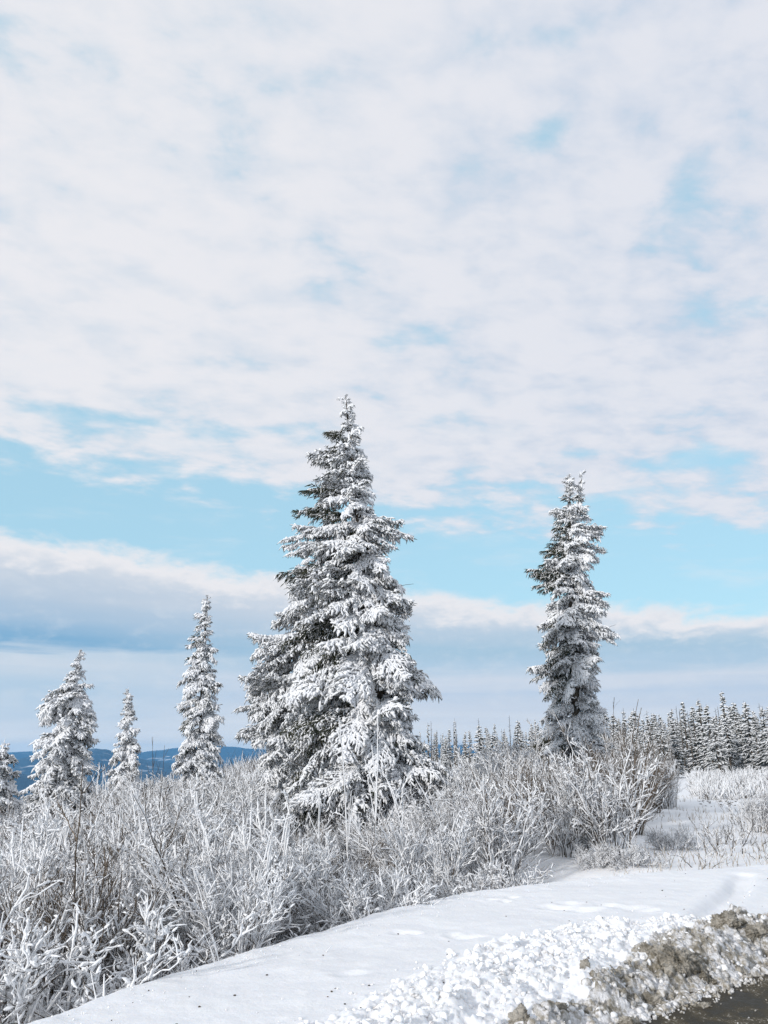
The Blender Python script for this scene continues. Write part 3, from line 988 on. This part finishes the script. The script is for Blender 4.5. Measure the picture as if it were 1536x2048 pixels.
spruce('tall narrow two-tipped spruce standing alone, dark on its left side', 28.0, 1156, right_rows, .22, 225, 37, heavy=.46, twigs=5,
       leaders=[(1163, 945, 1040)],
       rel=[(1140, 1120, 1085, 1118, 0), (1142, 1090, 1100, 1080, 0), (1145, 1060, 1110, 1050, 0), (1140, 1150, 1056, 1136, 0), (1140, 1160, 1070, 1165, 0), (1140, 1095, 1095, 1100, 0), (1145, 1060, 1207, 1055, 1), (1145, 1180, 1214, 1190, 1),
            (1150, 1245, 1237, 1268, 1), (1150, 1230, 1230, 1258, 2), (1145, 1330, 1058, 1335, 1), (1135, 1025, 1104, 1015, 1), (1150, 1400, 1212, 1430, 2)])
spruce('broad bushy spruce with a bare crooked tip, left of the smallest spruce', 26.0, 120,
       [(1302, 158, 162), (1335, 148, 168), (1370, 130, 175), (1400, 92, 188), (1425, 74, 190), (1460, 68, 188), (1500, 62, 186), (1540, 62, 192), (1580, 55, 192), (1620, 48, 190), (1660, 40, 185)],
       .12, 130, 41, heavy=.78)
spruce('smallest slim spruce between the broad bushy one and the slender spire', 30.0, 254,
       [(1380, 255, 259), (1410, 247, 265), (1450, 238, 272), (1485, 236, 276), (1505, 224, 280), (1540, 216, 288), (1575, 214, 290), (1610, 212, 290)],
       .08, 85, 43, heavy=.68)
spruce('slender spire-shaped spruce with a bent bare tip, left of the tallest', 28.0, 398,
       [(1192, 413, 416), (1225, 400, 420), (1260, 388, 424), (1300, 380, 430), (1340, 372, 436), (1380, 354, 436), (1400, 366, 438), (1440, 352, 440), (1490, 348, 446), (1540, 345, 448), (1590, 340, 455), (1630, 335, 458)],
       .12, 150, 47, heavy=.60)
spruce('snowy spruce cut off by the left edge, only its right half in view', 23.0, 0,
       [(1488, 3, 7), (1520, -20, 26), (1560, -32, 36), (1600, -38, 42), (1650, -45, 48), (1700, -50, 50)], .09, 90, 53, heavy=.75)

# ------------------------------------------------------------------ far spruces
def far_spruce(H, W, rg, nbr=85, sparse=False):
    nb, sb, tb = Buf(), Buf(), Buf()
    tb.tubes(np.array([[0, 0, -.3], [0.03, 0, H * .5], [0, 0, H]]), np.array([.014 * H + .02, .008 * H, .015]), 6)
    z = H * (.10 + .88 * np.sort(rg.random(nbr)) ** .9)
    env = (1 - z / H) ** .75
    phi = rg.uniform(0, 6.28, nbr)
    Lb = np.maximum(.14, W * .5 * env * rg.uniform(.55, 1.1, nbr))
    d = np.stack([np.cos(phi), np.sin(phi), -.22 * np.ones(nbr)], 1)
    o = np.stack([0 * z, 0 * z, z], 1)
    sets = [(o, unit(d), Lb)]
    for k in range(5):
        f_ = rg.uniform(.15, .85, nbr)
        an = phi + rg.choice([-1, 1], nbr) * rg.uniform(.4, 1.0, nbr)
        dd = unit(np.stack([np.cos(an), np.sin(an), -rg.uniform(.15, .8, nbr)], 1))
        sets.append((o + unit(d) * (Lb * f_)[:, None], dd, Lb * (1 - f_) * .7 + .16))
    for (o_, d_, l_) in sets:
        C = bez(o_, d_, l_, np.tile([0, 0, -.18], (len(l_), 1)), 4)
        nb.tubes(C, np.array([.6, 1, .8, .1])[None] * rg.uniform(.035, .075, (len(l_), 1)), 4)
        kk = rg.random(len(l_)) < .88
        C = C[kk] + np.array([0, 0, .05])
        sb.tubes(C, np.array([.2, 1, .8, .1])[None] * rg.uniform(.035, .075, (len(C), 1)), 4)
    return tb, nb, sb


FAR = []
for i in range(7):
    rg = np.random.default_rng(300 + i)
    tb, nb, sb = far_spruce(10.0, (2.9, 3.4, 2.4, 3.8, 2.7, 1.3, 3.1)[i], rg, (120, 130, 110, 140, 120, 60, 130)[i])
    FAR.append((tb.mesh('trunk', M_bark), nb.mesh('crown', M_farneedle), sb.mesh('snow_load', M_treesnow)))
# thin dead snag
tb = Buf()
rg = np.random.default_rng(399)
tb.tubes(np.array([[0, 0, -.3], [.05, 0, 5], [0, 0, 10]]), np.array([.12, .07, .02]), 6)
z = rg.uniform(2, 9.6, 60); ph = rg.uniform(0, 6.28, 60)
tb.tubes(bez(np.stack([0 * z, 0 * z, z], 1), unit(np.stack([np.cos(ph), np.sin(ph), -.3 + 0 * z], 1)), rg.uniform(.15, .5, 60), np.zeros((60, 3)), 3),
         np.tile([.03, .02, .01], (60, 1)), 3)
SNAG = tb.mesh('snag_trunk', M_bark)


def far_tree(u, vtop, Y, var, wide=1.0, label=None, group=None):
    p = at(u, vtop, Y)
    gz = ground_z(p.x, Y)
    H = max(2.0, p.z - gz)
    root = link('far_spruce_tree', None, loc=(p.x, Y, gz), rot=(0, 0, random.uniform(0, 6.28)), scale=(H / 10 * wide, H / 10 * wide, H / 10),
                label=label or 'snowy spruce in the far line of forest on the right', category='tree')
    if group: root['group'] = group
    tm, nm, sm = FAR[var % 7]
    link('trunk', tm, root)
    c_ = link('crown', nm, root)
    link('snow_load', sm, c_)


random.seed(4)
G1 = 'spruces along the near front of the far forest'
for (u, v, Y, var, wd) in ((1262, 1432, 95, 0, 1.1), (1294, 1428, 110, 1, 1.0), (1322, 1452, 92, 3, 1.3), (1344, 1440, 95, 1, 1.4), (1364, 1402, 118, 2, 1.0),
                           (1384, 1412, 112, 0, 1.2), (1396, 1398, 110, 4, 1.1), (1412, 1408, 108, 6, 1.1), (1426, 1432, 100, 3, 1.1),
                           (1466, 1404, 116, 0, 1.2), (1478, 1425, 105, 3, 1.1), (1491, 1404, 104, 1, 1.25), (1506, 1430, 100, 2, 1.2), (1524, 1412, 98, 6, 1.3),
                           (1540, 1402, 96, 3, 1.3), (1560, 1398, 96, 1, 1.3), (1582, 1410, 98, 0, 1.3), (1610, 1395, 95, 3, 1.3)):
    far_tree(u, v, Y, var, wd * 1.3, 'snow-dusted spruce in the front row of the far forest at right', G1)
far_tree(1443, 1382, 106, 0, 1.15, 'tallest pointed spruce in the front row of the far forest at right')
G3 = 'spruces in the second row of the far forest'
for i in range(64):
    u = 1215 + 6.8 * i + random.uniform(-6, 6)
    far_tree(u, 1436 + random.gauss(0, 19), random.uniform(112, 150), (i * 3) % 7, random.uniform(1.1, 2.0), 'grey snow-dusted spruce filling the second row of the far forest at right', G3)
G2 = 'small distant spruces behind the thicket'
for i in range(150):
    u = random.uniform(835, 1640)
    v = 1470 - 34 * max(0, min(1, (u - 850) / 600)) + random.gauss(0, 12)
    if u < 1060: v += 4
    far_tree(u, v, random.uniform(125, 230), random.choice([0, 1, 2, 4, 5, 5, 6]), random.uniform(.9, 1.6), 'small distant snowy spruce behind the thicket in the far tree line', G2)
for (u, v, Y, var, wd) in ((958, 1448, 62, 1, 1.5), (985, 1466, 58, 3, 1.6), (930, 1462, 70, 4, 1.2), (1035, 1440, 66, 0, 1.4), (1060, 1462, 60, 6, 1.4), (1012, 1470, 64, 2, 1.3),
                           (1243, 1462, 75, 3, 1.2), (1220, 1440, 88, 4, 1.1), (890, 1475, 72, 6, 1.3), (1085, 1470, 70, 3, 1.4)):
    side_ = 'left' if u < 1150 else 'right'
    lab = {958: 'middling snowy spruce nearest right of the thin solitary spire', 985: 'wide middling snowy spruce just right of the one beside the thin spire', 930: 'middling snowy spruce touching the thin solitary spire',
           1035: 'tallest middling spruce left of the two-tipped spruce', 1060: 'middling snowy spruce close to the left skirt of the two-tipped spruce', 1012: 'low middling snowy spruce left of the tallest middling one',
           1243: 'middling snowy spruce behind the top of the brown shrubs', 1220: 'middling snowy spruce close to the right skirt of the two-tipped spruce', 890: 'middling snowy spruce left of the thin solitary spire',
           1085: 'middling snowy spruce hidden behind the base of the two-tipped spruce'}[u]
    far_tree(u, v, Y, var, wd, lab, 'middling spruces behind the shrubs')
far_tree(909, 1436, 100, 5, .8, 'thin solitary spire of a spruce rising left of the middling spruces')
for i in range(26):
    u = random.uniform(840, 1530); v = 1452 - 40 * max(0, (u - 900) / 640) + random.uniform(-14, 12)
    Y = random.uniform(110, 180); p = at(u, v, Y); gz = ground_z(p.x, Y); H = max(3, p.z - gz)
    link('dead_snag', SNAG, loc=(p.x, Y, gz), rot=(0, random.uniform(-.03, .03), random.uniform(0, 6)), scale=(H / 10,) * 3,
         label='bare dead pole of a spruce standing among the far forest', category='tree', group='dead poles in the far forest')

# ------------------------------------------------------------------ frosted shrubs
def shrub(H, n_st, spread, rg, frost=1.0, thick=1.0, arch=.0, sub=5, tert=3, mat=None, base_r=.25, curl=1.0):
    db, fb = Buf(), Buf()
    ang_ = rg.uniform(0, 2 * np.pi, n_st)
    br = base_r * np.sqrt(rg.random(n_st))
    o = np.stack([br * np.cos(ang_), br * np.sin(ang_), -.12 * np.ones(n_st)], 1)
    tl = spread * rg.uniform(.1, 1.0, n_st)
    d = unit(np.stack([np.cos(ang_) * np.sin(tl), np.sin(ang_) * np.sin(tl), np.cos(tl)], 1) + rg.normal(size=(n_st, 3)) * .07)
    L = H * rg.uniform(.5, 1.0, n_st) * np.where(rg.random(n_st) < .13, 1.32, 1.0)
    bend = np.stack([np.cos(ang_) * arch, np.sin(ang_) * arch, -.6 * arch * np.ones(n_st)], 1) * rg.uniform(-.4, 1.2, (n_st, 1)) + rg.normal(size=(n_st, 3)) * .07
    def wob(C, k):
        n = C.shape[1]
        nz = rg.normal(size=C.shape); nz[:, 0] = 0
        return C + np.cumsum(nz, 1) * k
    S = wob(bez(o, d, L, bend, 11), .015 * curl)
    def emit(C, r0, r1, fr, sides=4, keepf=1.0):
        n = C.shape[1]; T_ = len(C)
        rr = np.linspace(r0, r1, n)[None] * rg.uniform(.8, 1.2, (T_, 1))
        db.tubes(C, rr, 3)
        k = rg.random(T_) < (.38 + .58 * frost) * keepf
        Cf = C[k]; Tf = len(Cf)
        rf = (np.linspace(fr * 1.0, fr * .62, n)[None] * rg.uniform(.40, 1.45, (Tf, n)))
        rf[:, -1] *= .5
        off = WIND[None, None] * (rf * .55 + np.linspace(r0, r1, n)[None] * .3)[:, :, None]
        fb.tubes(Cf + off, rf, sides)
    emit(S, .014 * thick, .005, .0130 * thick * (.55 + .45 * frost), 5, 1.2)
    def children(C, L_, m_, lo, hi, kl, upw, n):
        T_ = len(C)
        idx_ = np.repeat(np.arange(T_), m_); q = rg.uniform(lo, hi, T_ * m_)
        nn = C.shape[1]
        f_ = q * (nn - 1); i0 = np.minimum(f_.astype(int), nn - 2); fr_ = (f_ - i0)[:, None]
        p = C[idx_, i0] * (1 - fr_) + C[idx_, i0 + 1] * fr_
        tg = unit(C[idx_, i0 + 1] - C[idx_, i0])
        dd = unit(tg + unit(rg.normal(size=tg.shape)) * rg.uniform(.4, 1.0, (len(tg), 1)) + np.array([0, 0, upw]))
        l = (L_[idx_] * (1 - q) * kl + .10) * rg.uniform(.5, 1.2, len(q))
        bd_ = rg.normal(size=dd.shape) * .22 * curl + np.array([0, 0, .12])
        return wob(bez(p, dd, l, bd_, n), .009 * curl), l
    C2, L2 = children(S, L, sub, .18, .97, .46, .2, 7)
    emit(C2, .0058 * thick, .003, .0112 * thick * (.55 + .45 * frost))
    C3, L3 = children(C2, L2, tert, .10, 1.0, .55, .15, 5)
    L3 = np.minimum(L3, .28)
    emit(C3, .0032, .002, .0088 * thick * (.5 + .5 * frost), 4, .70)
    if frost > .1:      # tufts of rime at the twig ends
        kt = rg.random(len(C3)) < .40 * frost
        e_ = C3[kt][:, -2]; m3 = len(e_)
        Tt = bez(e_, unit(C3[kt][:, -1] - e_ + rg.normal(size=(m3, 3)) * .02), rg.uniform(.03, .075, m3), rg.normal(size=(m3, 3)) * .3, 4)
        fb.tubes(Tt + WIND * .006, rg.uniform(.007, .013, m3)[:, None] * np.array([.3, 1, .85, .15])[None], 4)
    return db.mesh('willow_shrub', mat or M_stem), fb.mesh('frost_coat', M_frost)


SH = {'front': [], 'mid': [], 'low': [], 'brown': [], 'sparse': [], 'arch': []}
for i in range(5):
    SH['front'].append(shrub(2.0, 28, .37, np.random.default_rng(500 + i), 1.0, 1.05, .20, 9, 6))
for i in range(4):
    SH['mid'].append(shrub(2.0, 28, .44, np.random.default_rng(520 + i), .80, 1.0, .14, 9, 6))
for i in range(4):
    SH['low'].append(shrub(1.0, 30, .95, np.random.default_rng(540 + i), 1.0, .85, .35, 8, 6, base_r=.35, curl=1.4))
for i in range(4):
    SH['brown'].append(shrub(2.0, 36, .42, np.random.default_rng(560 + i), .10, 1.0, .08, 7, 5, M_brown))
for i in range(3):
    SH['sparse'].append(shrub(1.0, 7, .75, np.random.default_rng(580 + i), .25, .85, .12, 3, 2))
for i in range(2):
    SH['arch'].append(shrub(2.2, 6, .8, np.random.default_rng(590 + i), 1.0, 1.25, .75, 8, 5))


def put(kind, x, y, H, label, group=None, native=2.0, dark=None):
    a_, f_ = random.choice(SH[kind])
    z = bank_z(x, y) if (SX * x + SY * y) < 9.3 and y < 15 else ground_z(x, y)
    s_ = H / native
    w_ = (s_ ** .7 if s_ > 1 else s_) * 1.15
    o = link('willow_shrub', a_, loc=(x, y, z), rot=(random.uniform(-.06, .06), random.uniform(-.06, .06), random.uniform(-.55, .55)),
             scale=(w_ * random.uniform(.9, 1.15), w_ * random.uniform(.9, 1.15), s_), label=label, category='shrub')
    if group: o['group'] = group
    link('frost_coat', f_, o)
    return o


random.seed(12)
# line of tops (v) over u, as in the photograph
TU = [-200, 0, 120, 250, 420, 520, 640, 760, 850, 930, 1050, 1150, 1240, 1340, 1400, 1700]
TV = [1625, 1625, 1600, 1572, 1560, 1570, 1632, 1645, 1585, 1515, 1485, 1490, 1460, 1470, 1540, 1600]
placed = []
y = 5.0
cnt = {}
while y < 44:
    step = .68 + .046 * y
    x = -.62 * y - 1.5
    while x < .5 * y + 2:
        X = x + random.uniform(-.35, .35) * step; Y = y + random.uniform(-.4, .4) * step
        x += step
        s_ = SX * X + SY * Y; a_ = -SX * Y + SY * X
        t_ = s_ - float(np.interp(a_, CA, CS))
        if t_ < .55: continue
        if X > 4.0 + (Y - 14.7) * .40 + (0 if Y > 14 else (14 - Y) * .1): continue
        if a_ > 10.2 and Y < 13.6: continue
        d = math.cos(PITCH) * Y
        u = 768 + F * X / (Y * 1.0 / math.cos(PITCH)) if False else None
        # project
        zc = Y * math.cos(PITCH) + (-1.5) * math.sin(PITCH)
        u = 768 + F * X / zc
        if u < -120 or u > 1620: continue
        if Y > 40 and u < 860: continue
        vt = np.interp(u, TU, TV)
        far_k = min(1, max(0, (Y - 8) / 9))
        vt2 = vt + (1 - far_k) * 50 * (1 if u < 900 else 2.0) + random.uniform(-30, 45)
        ztop = at(u, vt2, Y).z
        gz = bank_z(X, Y) if s_ < 9.3 and Y < 15 else ground_z(X, Y)
        H = ztop - gz
        if t_ < 1.3: H = min(H, .95 + random.uniform(-.25, .3))
        H = max(.5 if Y < 18 else 1.0, min(4.2, H))
        if u > 1130 and Y > 14.5 and random.random() < .8:
            kind, lab, grp = 'brown', 'brown finely twigged willow shrub with little frost at the right end of the thicket', 'brown willow shrubs at the right end of the thicket'
        elif t_ > 1.6 and H > 1.3 and random.random() < .16:
            kind, lab, grp = 'brown', 'sparsely frosted brown shrub standing among the white shrubs of the thicket', 'brown shrubs scattered in the white thicket'
        elif H < 1.15:
            kind, lab, grp = 'low', 'low frost-white shrub at the snow bank foot', 'low frosted shrubs along the foot of the snow bank'
        elif Y < 12.5:
            kind, lab, grp = 'front', 'thickly frosted upright shrub beyond the bank', 'thickly frosted shrubs behind the snow bank'
        elif u < 780:
            kind, lab, grp = 'mid', 'grey frosted shrub among the left spruces', 'frosted shrubs among the left spruces'
        else:
            kind, lab, grp = 'mid', 'grey frosted shrub between the tall spruces', 'frosted shrubs between the two tall spruces'
        zone = ('at the far left edge' if u < 150 else 'below the broad bushy spruce' if u < 340 else 'below the slender spire spruce' if u < 500
                else 'below the left half of the tallest spruce' if u < 690 else 'below the tall pale saplings' if u < 850 else 'right of the tallest spruce' if u < 1020
                else 'below the two-tipped spruce' if u < 1200 else 'at the right end')
        if kind in ('low', 'front', 'mid'): lab = lab + ', ' + zone; grp = grp + ' ' + zone
        put(kind, X, Y, H, lab, grp, 1.0 if kind == 'low' else 2.0)
        cnt[kind] = cnt.get(kind, 0) + 1
    y += step * .9
print('shrubs', cnt)

# single tall stems and arching branches that stand out
def wand(u0, v0, u1, v1, Y, label, r=.013, side=6, bend=0.0, seed=0, dark=False, drop=0.0):
    rg = np.random.default_rng(900 + seed)
    p0 = at(u0, v0, Y); p1 = at(u1, v1, Y)
    gz = ground_z(p0.x, Y) if drop == 0 else p0.z
    base = Vector((p0.x, Y, min(p0.z, gz if drop == 0 else p0.z)))
    end = np.array(p1 - base)
    n = 12; t = np.linspace(0, 1, n)
    C = np.outer(t, end) + np.outer(np.sin(t * np.pi) * bend, [1, 0, .3])
    C += np.cumsum(rg.normal(size=C.shape) * .008, 0); 
    db, fb = Buf(), Buf()
    db.tubes(C, np.linspace(r * 1.0, .004, n), 5)
    if not dark: fb.tubes(C + WIND * r * .6, np.linspace(r * 1.05, .007, n) * rg.uniform(.7, 1.25, n), 6)
    L = np.linalg.norm(end)
    m_ = side
    q = rg.uniform(.3, .97, m_)
    P0 = np.stack([np.interp(q, t, C[:, k]) for k in range(3)], 1)
    tg = unit(end)[None] + unit(rg.normal(size=(m_, 3))) * .55
    S = bez(P0, unit(tg), L * .28 * (1 - q) + rg.uniform(.08, .25, m_), np.tile([0, 0, .15], (m_, 1)), 5)
    db.tubes(S, np.tile(np.linspace(.006, .003, 5), (m_, 1)), 3)
    if not dark: fb.tubes(S + WIND * .006, np.tile(np.linspace(.010, .006, 5), (m_, 1)) * rg.uniform(.7, 1.2, (m_, 5)), 4)
    o = link('sapling', db.mesh('sapling', M_stem), loc=base, label=label, category='sapling')
    if not dark: link('frost_coat', fb.mesh('frost_coat', M_frost), o)


wand(745, 1720, 753, 1432, 13.5, 'tall straight white-frosted sapling in front of the tallest spruce, right one of two', .013, 5, .02, 1)
wand(700, 1700, 676, 1430, 13.8, 'tall forked white-frosted sapling in front of the tallest spruce, left one of two', .018, 7, .04, 2)
wand(635, 1700, 634, 1590, 12.5, 'short white stem left of the two tall frosted saplings', .012, 4, .02, 3)
wand(795, 1700, 805, 1560, 13.0, 'short white stem right of the two tall frosted saplings', .012, 4, .02, 4)
wand(420, 1740, 395, 1580, 11.0, 'white frosted sapling leaning left below the slender spire spruce', .013, 8, .03, 5)
wand(125, 1740, 130, 1640, 11.0, 'upright white frosted stem below the broad bushy spruce', .013, 8, .02, 6)
wand(330, 1800, 300, 1640, 10.0, 'pale frosted stem bending over in the left thicket', .009, 10, -.15, 7)
wand(310, 1620, 302, 1468, 19.0, 'dark bare sapling poking up between the smallest spruce and the spire', .010, 8, .02, 8, True)
wand(318, 1620, 330, 1490, 19.5, 'dark bare sapling beside its twin, the right one near the spire spruce', .008, 6, .02, 9, True)
wand(965, 1640, 975, 1520, 19.0, 'frosted stem rising over the shrubs right of the tallest spruce', .014, 6, .02, 10)
wand(1245, 1600, 1262, 1462, 24.0, 'frosted crooked stem above the brown shrubs', .016, 6, .05, 11)
for i, (x, y, rz, lab) in enumerate(((-1.9, 9.6, 3.0, 'heavily frosted branches arching over left of the tall saplings'),
                                    (-3.2, 9.0, .4, 'heavily frosted branches arching over in the left thicket'),
                                    (-4.6, 8.9, 2.0, 'heavily frosted arching branches at the far left of the thicket'))):
    a_, f_ = SH['arch'][i % 2]
    o = link('arching_shrub', a_, loc=(x, y, ground_z(x, y)), rot=(0, 0, rz), label=lab, category='shrub')
    link('frost_coat', f_, o)

# twigs and sparse growth on the open snow at right
for i, (u, v, H, kind, lab) in enumerate((
        (1310, 1738, .42, 'sparse', 'fallen-over dark twigs at the near corner of the thicket'),
        (1345, 1735, .5, 'sparse', 'few bent twigs in the snow just right of the thicket corner'),
        (1408, 1738, .75, 'sparse', 'thin upright twigs in the open snow nearest the bank crest'),
        (1462, 1712, .95, 'sparse', 'fan of dark bare twigs on the open snow'),
        (1440, 1690, .7, 'sparse', 'smaller fan of bare twigs left of the large fan on the open snow'),
        (1500, 1690, .8, 'sparse', 'leaning bare twigs near the right edge on the open snow'),
        (1515, 1665, .95, 'mid', 'small frosted shrub near the right edge of the open snow'),
        (1548, 1668, 1.1, 'mid', 'small frosted shrub cut by the right edge of the open snow'),
        (1490, 1650, .8, 'sparse', 'wiry twigs left of the small frosted shrubs'),
        (1395, 1700, .4, 'sparse', 'low twig clump beside the thicket edge'),
        (1530, 1720, .5, 'sparse', 'short twig clump at the right edge just beyond the crest'),
        (1345, 1700, .5, 'low', 'low white tangle under the thicket edge'),
        (1250, 1735, .5, 'low', 'low white tangle behind the crest of the bank'),
        (1190, 1738, .45, 'low', 'low frosty tangle behind the crest near the brown shrubs'))):
    d = pix_dir(u, v)
    # march the ray to the ground
    t = 11.0
    while t < 60 and d.z * t > ground_z(d.x * t, d.y * t): t += .2
    put(kind, d.x * t, d.y * t, H * (t / 14) ** .5, lab, None, 2.0 if kind == 'mid' else 1.0)

# frosted low growth in front of the far forest
bq = Buf(); bq2 = Buf()
rg = np.random.default_rng(66)
n = 9000
Yq = rg.uniform(48, 95, n); Uq = rg.uniform(1375, 1660, n)
Xq = (Uq - 768) / F * Yq * math.cos(PITCH)
cl = fbm(Xq * .30, Yq * .18, 3, 64); ok = cl > -.09
Xq, Yq, cl = Xq[ok], Yq[ok], cl[ok]; n = len(Xq)
G = bez(np.stack([Xq, Yq, base_height(Xq, Yq)], 1), unit(rg.normal(size=(n, 3)) * .42 + np.array([0, 0, 1])), rg.uniform(.3, 1.0, n) * (1 + 1.6 * np.clip(cl, 0, 1)), rg.normal(size=(n, 3)) * .2, 4)
bq.tubes(G, np.tile([.018, .016, .012, .006], (n, 1)), 3)
bq2.tubes(G[: int(n * .75)] + WIND * .022, np.tile([.02, .026, .026, .016], (int(n * .75), 1)), 4)
o = link('far_scrub', bq.mesh('far_scrub', M_stem), kind='stuff', label='low frosted scrub at the foot of the far forest on the right', category='scrub')
link('frost_coat', bq2.mesh('frost_coat', M_frost), o, kind='stuff')

# dry grass blades poking through the snow
bg_ = Buf()
rg = np.random.default_rng(77)
n = 2800
Yq = 12.6 + (rg.random(n) ** 1.3) * 42
Xq = rg.uniform(.27, .72, n) * Yq
clmp = fbm(Xq * .55, Yq * .35, 3, 61)
ok = (clmp > -.01) & (Xq > 3.5 + (Yq - 14.7) * .38)
Xq, Yq = Xq[ok], Yq[ok]; n = len(Xq)
Zq = base_height(Xq, Yq)
hh = rg.uniform(.05, .28, n)
G = bez(np.stack([Xq, Yq, Zq - .02], 1), unit(rg.normal(size=(n, 3)) * .28 + np.array([0, 0, 1])), hh, rg.normal(size=(n, 3)) * .15, 3)
bg_.tubes(G, np.tile([.005, .004, .002], (n, 1)) * (1 + Yq / 22)[:, None] * .8, 3)
link('dry_grass', bg_.mesh('dry_grass', simple('dry_grass', (.30, .25, .18), (.55, .52, .48), 4)), kind='stuff', label='sparse dry grass blades poking through the open snow at right', category='grass')

# dark turned-up clods across the plain
bc = Buf()
for i in range(110):
    u = rg.uniform(1395, 1700); Y = 44 + rg.normal(0, 2.2)
    p = at(u, 1586, Y); z = ground_z(p.x, Y)
    V, Fc = protos[i % 10]
    r = rg.uniform(.02, .07)
    bc.tri(V * r * np.array([1.6, 1, .6]) + np.array([p.x, Y, z + r * .1]), Fc)
link('dark_clods', bc.mesh('dark_clods', M_bark, False), kind='stuff', label='line of dark clods and stubble across the far edge of the open snow', category='clods')

# dark crumbs on the bank snow
bk = Buf()
for i in range(90):
    a_ = rg.uniform(2.5, 11); s_ = rg.uniform(3.7, 5.6)
    if i < 40: s_ = rg.uniform(3.4, 4.4)
    x = SY * a_ + SX * s_; y = -SX * a_ + SY * s_
    V, Fc = protos[i % 10]; r = rg.uniform(.003, .009)
    bk.tri(V * r * np.array([1.3, 1, .7]) + np.array([x, y, bank_z(x, y) + r * .3]), Fc)
link('dirt_crumbs', bk.mesh('dirt_crumbs', M_bark, False), kind='stuff', label='few dark crumbs of dirt scattered on the clean bank snow', category='dirt')

# frosted undergrowth falling away behind the left spruces
bq = Buf(); bq2 = Buf()
n = 11000
ph = rg.uniform(-.46, -.03, n); rr = 34 + 100 * rg.random(n) ** 1.3
Xq = rr * np.sin(ph); Yq = rr * np.cos(ph)
G = bez(np.stack([Xq, Yq, base_height(Xq, Yq)], 1), unit(rg.normal(size=(n, 3)) * .36 + np.array([0, 0, 1])), rg.uniform(.5, 1.7, n), rg.normal(size=(n, 3)) * .2, 5)
bq.tubes(G, np.tile([.022, .018, .015, .012, .006], (n, 1)), 3)
bq2.tubes(G[: int(n * .6)] + WIND * .02, np.tile([.018, .024, .024, .020, .012], (int(n * .6), 1)), 4)
o = link('far_scrub', bq.mesh('far_scrub', M_stem), kind='stuff', label='frosted undergrowth on the slope behind the left spruces', category='scrub')
link('frost_coat', bq2.mesh('frost_coat', M_frost), o, kind='stuff')

# leafless far wood on the left, in front of the hills
bw = Buf(); bs = Buf()
n = 16000
ph = rg.uniform(-.40, -.02, n); rr = 130 + 260 * rg.random(n)
Xw = rr * np.sin(ph); Yw = rr * np.cos(ph); Zw = base_height(Xw, Yw)
lim = np.interp(ph, [-.42, -.30, -.17, -.05], [-9.5, -5.5, -1.6, -1.3])
hgt = rg.uniform(1.5, 4.5, n)
G = bez(np.stack([Xw, Yw, Zw], 1), unit(rg.normal(size=(n, 3)) * .30 + np.array([0, 0, 1])), hgt, rg.normal(size=(n, 3)) * .20, 4)
bw.tubes(G, np.tile([.035, .030, .025, .015], (n, 1)), 3)
G2_ = G[: n // 2] + np.array([.03, -.04, .02])
bs.tubes(G2_, np.tile([.02, .04, .035, .02], (n // 2, 1)), 3)
o = link('leafless_wood', bw.mesh('leafless_wood', M_stem), kind='stuff', label='brown leafless wood on the slope before the blue hills', category='wood')
link('frost_coat', bs.mesh('frost_coat', M_frost), o, kind='stuff')

# ------------------------------------------------------------------ air
hz_m = bpy.data.materials.new('haze_air')
hz_m.use_nodes = True
hz_m.node_tree.nodes.clear()
T = NT(hz_m.node_tree)
pv = T.node('ShaderNodeVolumePrincipled')
pv.inputs['Color'].default_value = (.19, .57, 1.0, 1)
pv.inputs['Density'].default_value = 8.0e-5
pv.inputs['Anisotropy'].default_value = 0.2
oo = T.node('ShaderNodeOutputMaterial')
T.link(pv.outputs[0], oo.inputs['Volume'])
zlo = float(Z2.min()) - 5; zhi = max(float(Z2.max()), 20.0) + 30
print('terrain z', Z2.min(), Z2.max())
Vh = np.array([(x, y, z) for x in (-11200, 11200) for y in (-11200, 11200) for z in (zlo, zhi)], float)
Fh = np.array([(0, 1, 3, 2), (4, 6, 7, 5), (0, 4, 5, 1), (2, 3, 7, 6), (0, 2, 6, 4), (1, 5, 7, 3)])
link('haze', raw_mesh('haze', Vh, Fh, hz_m, False), kind='stuff')
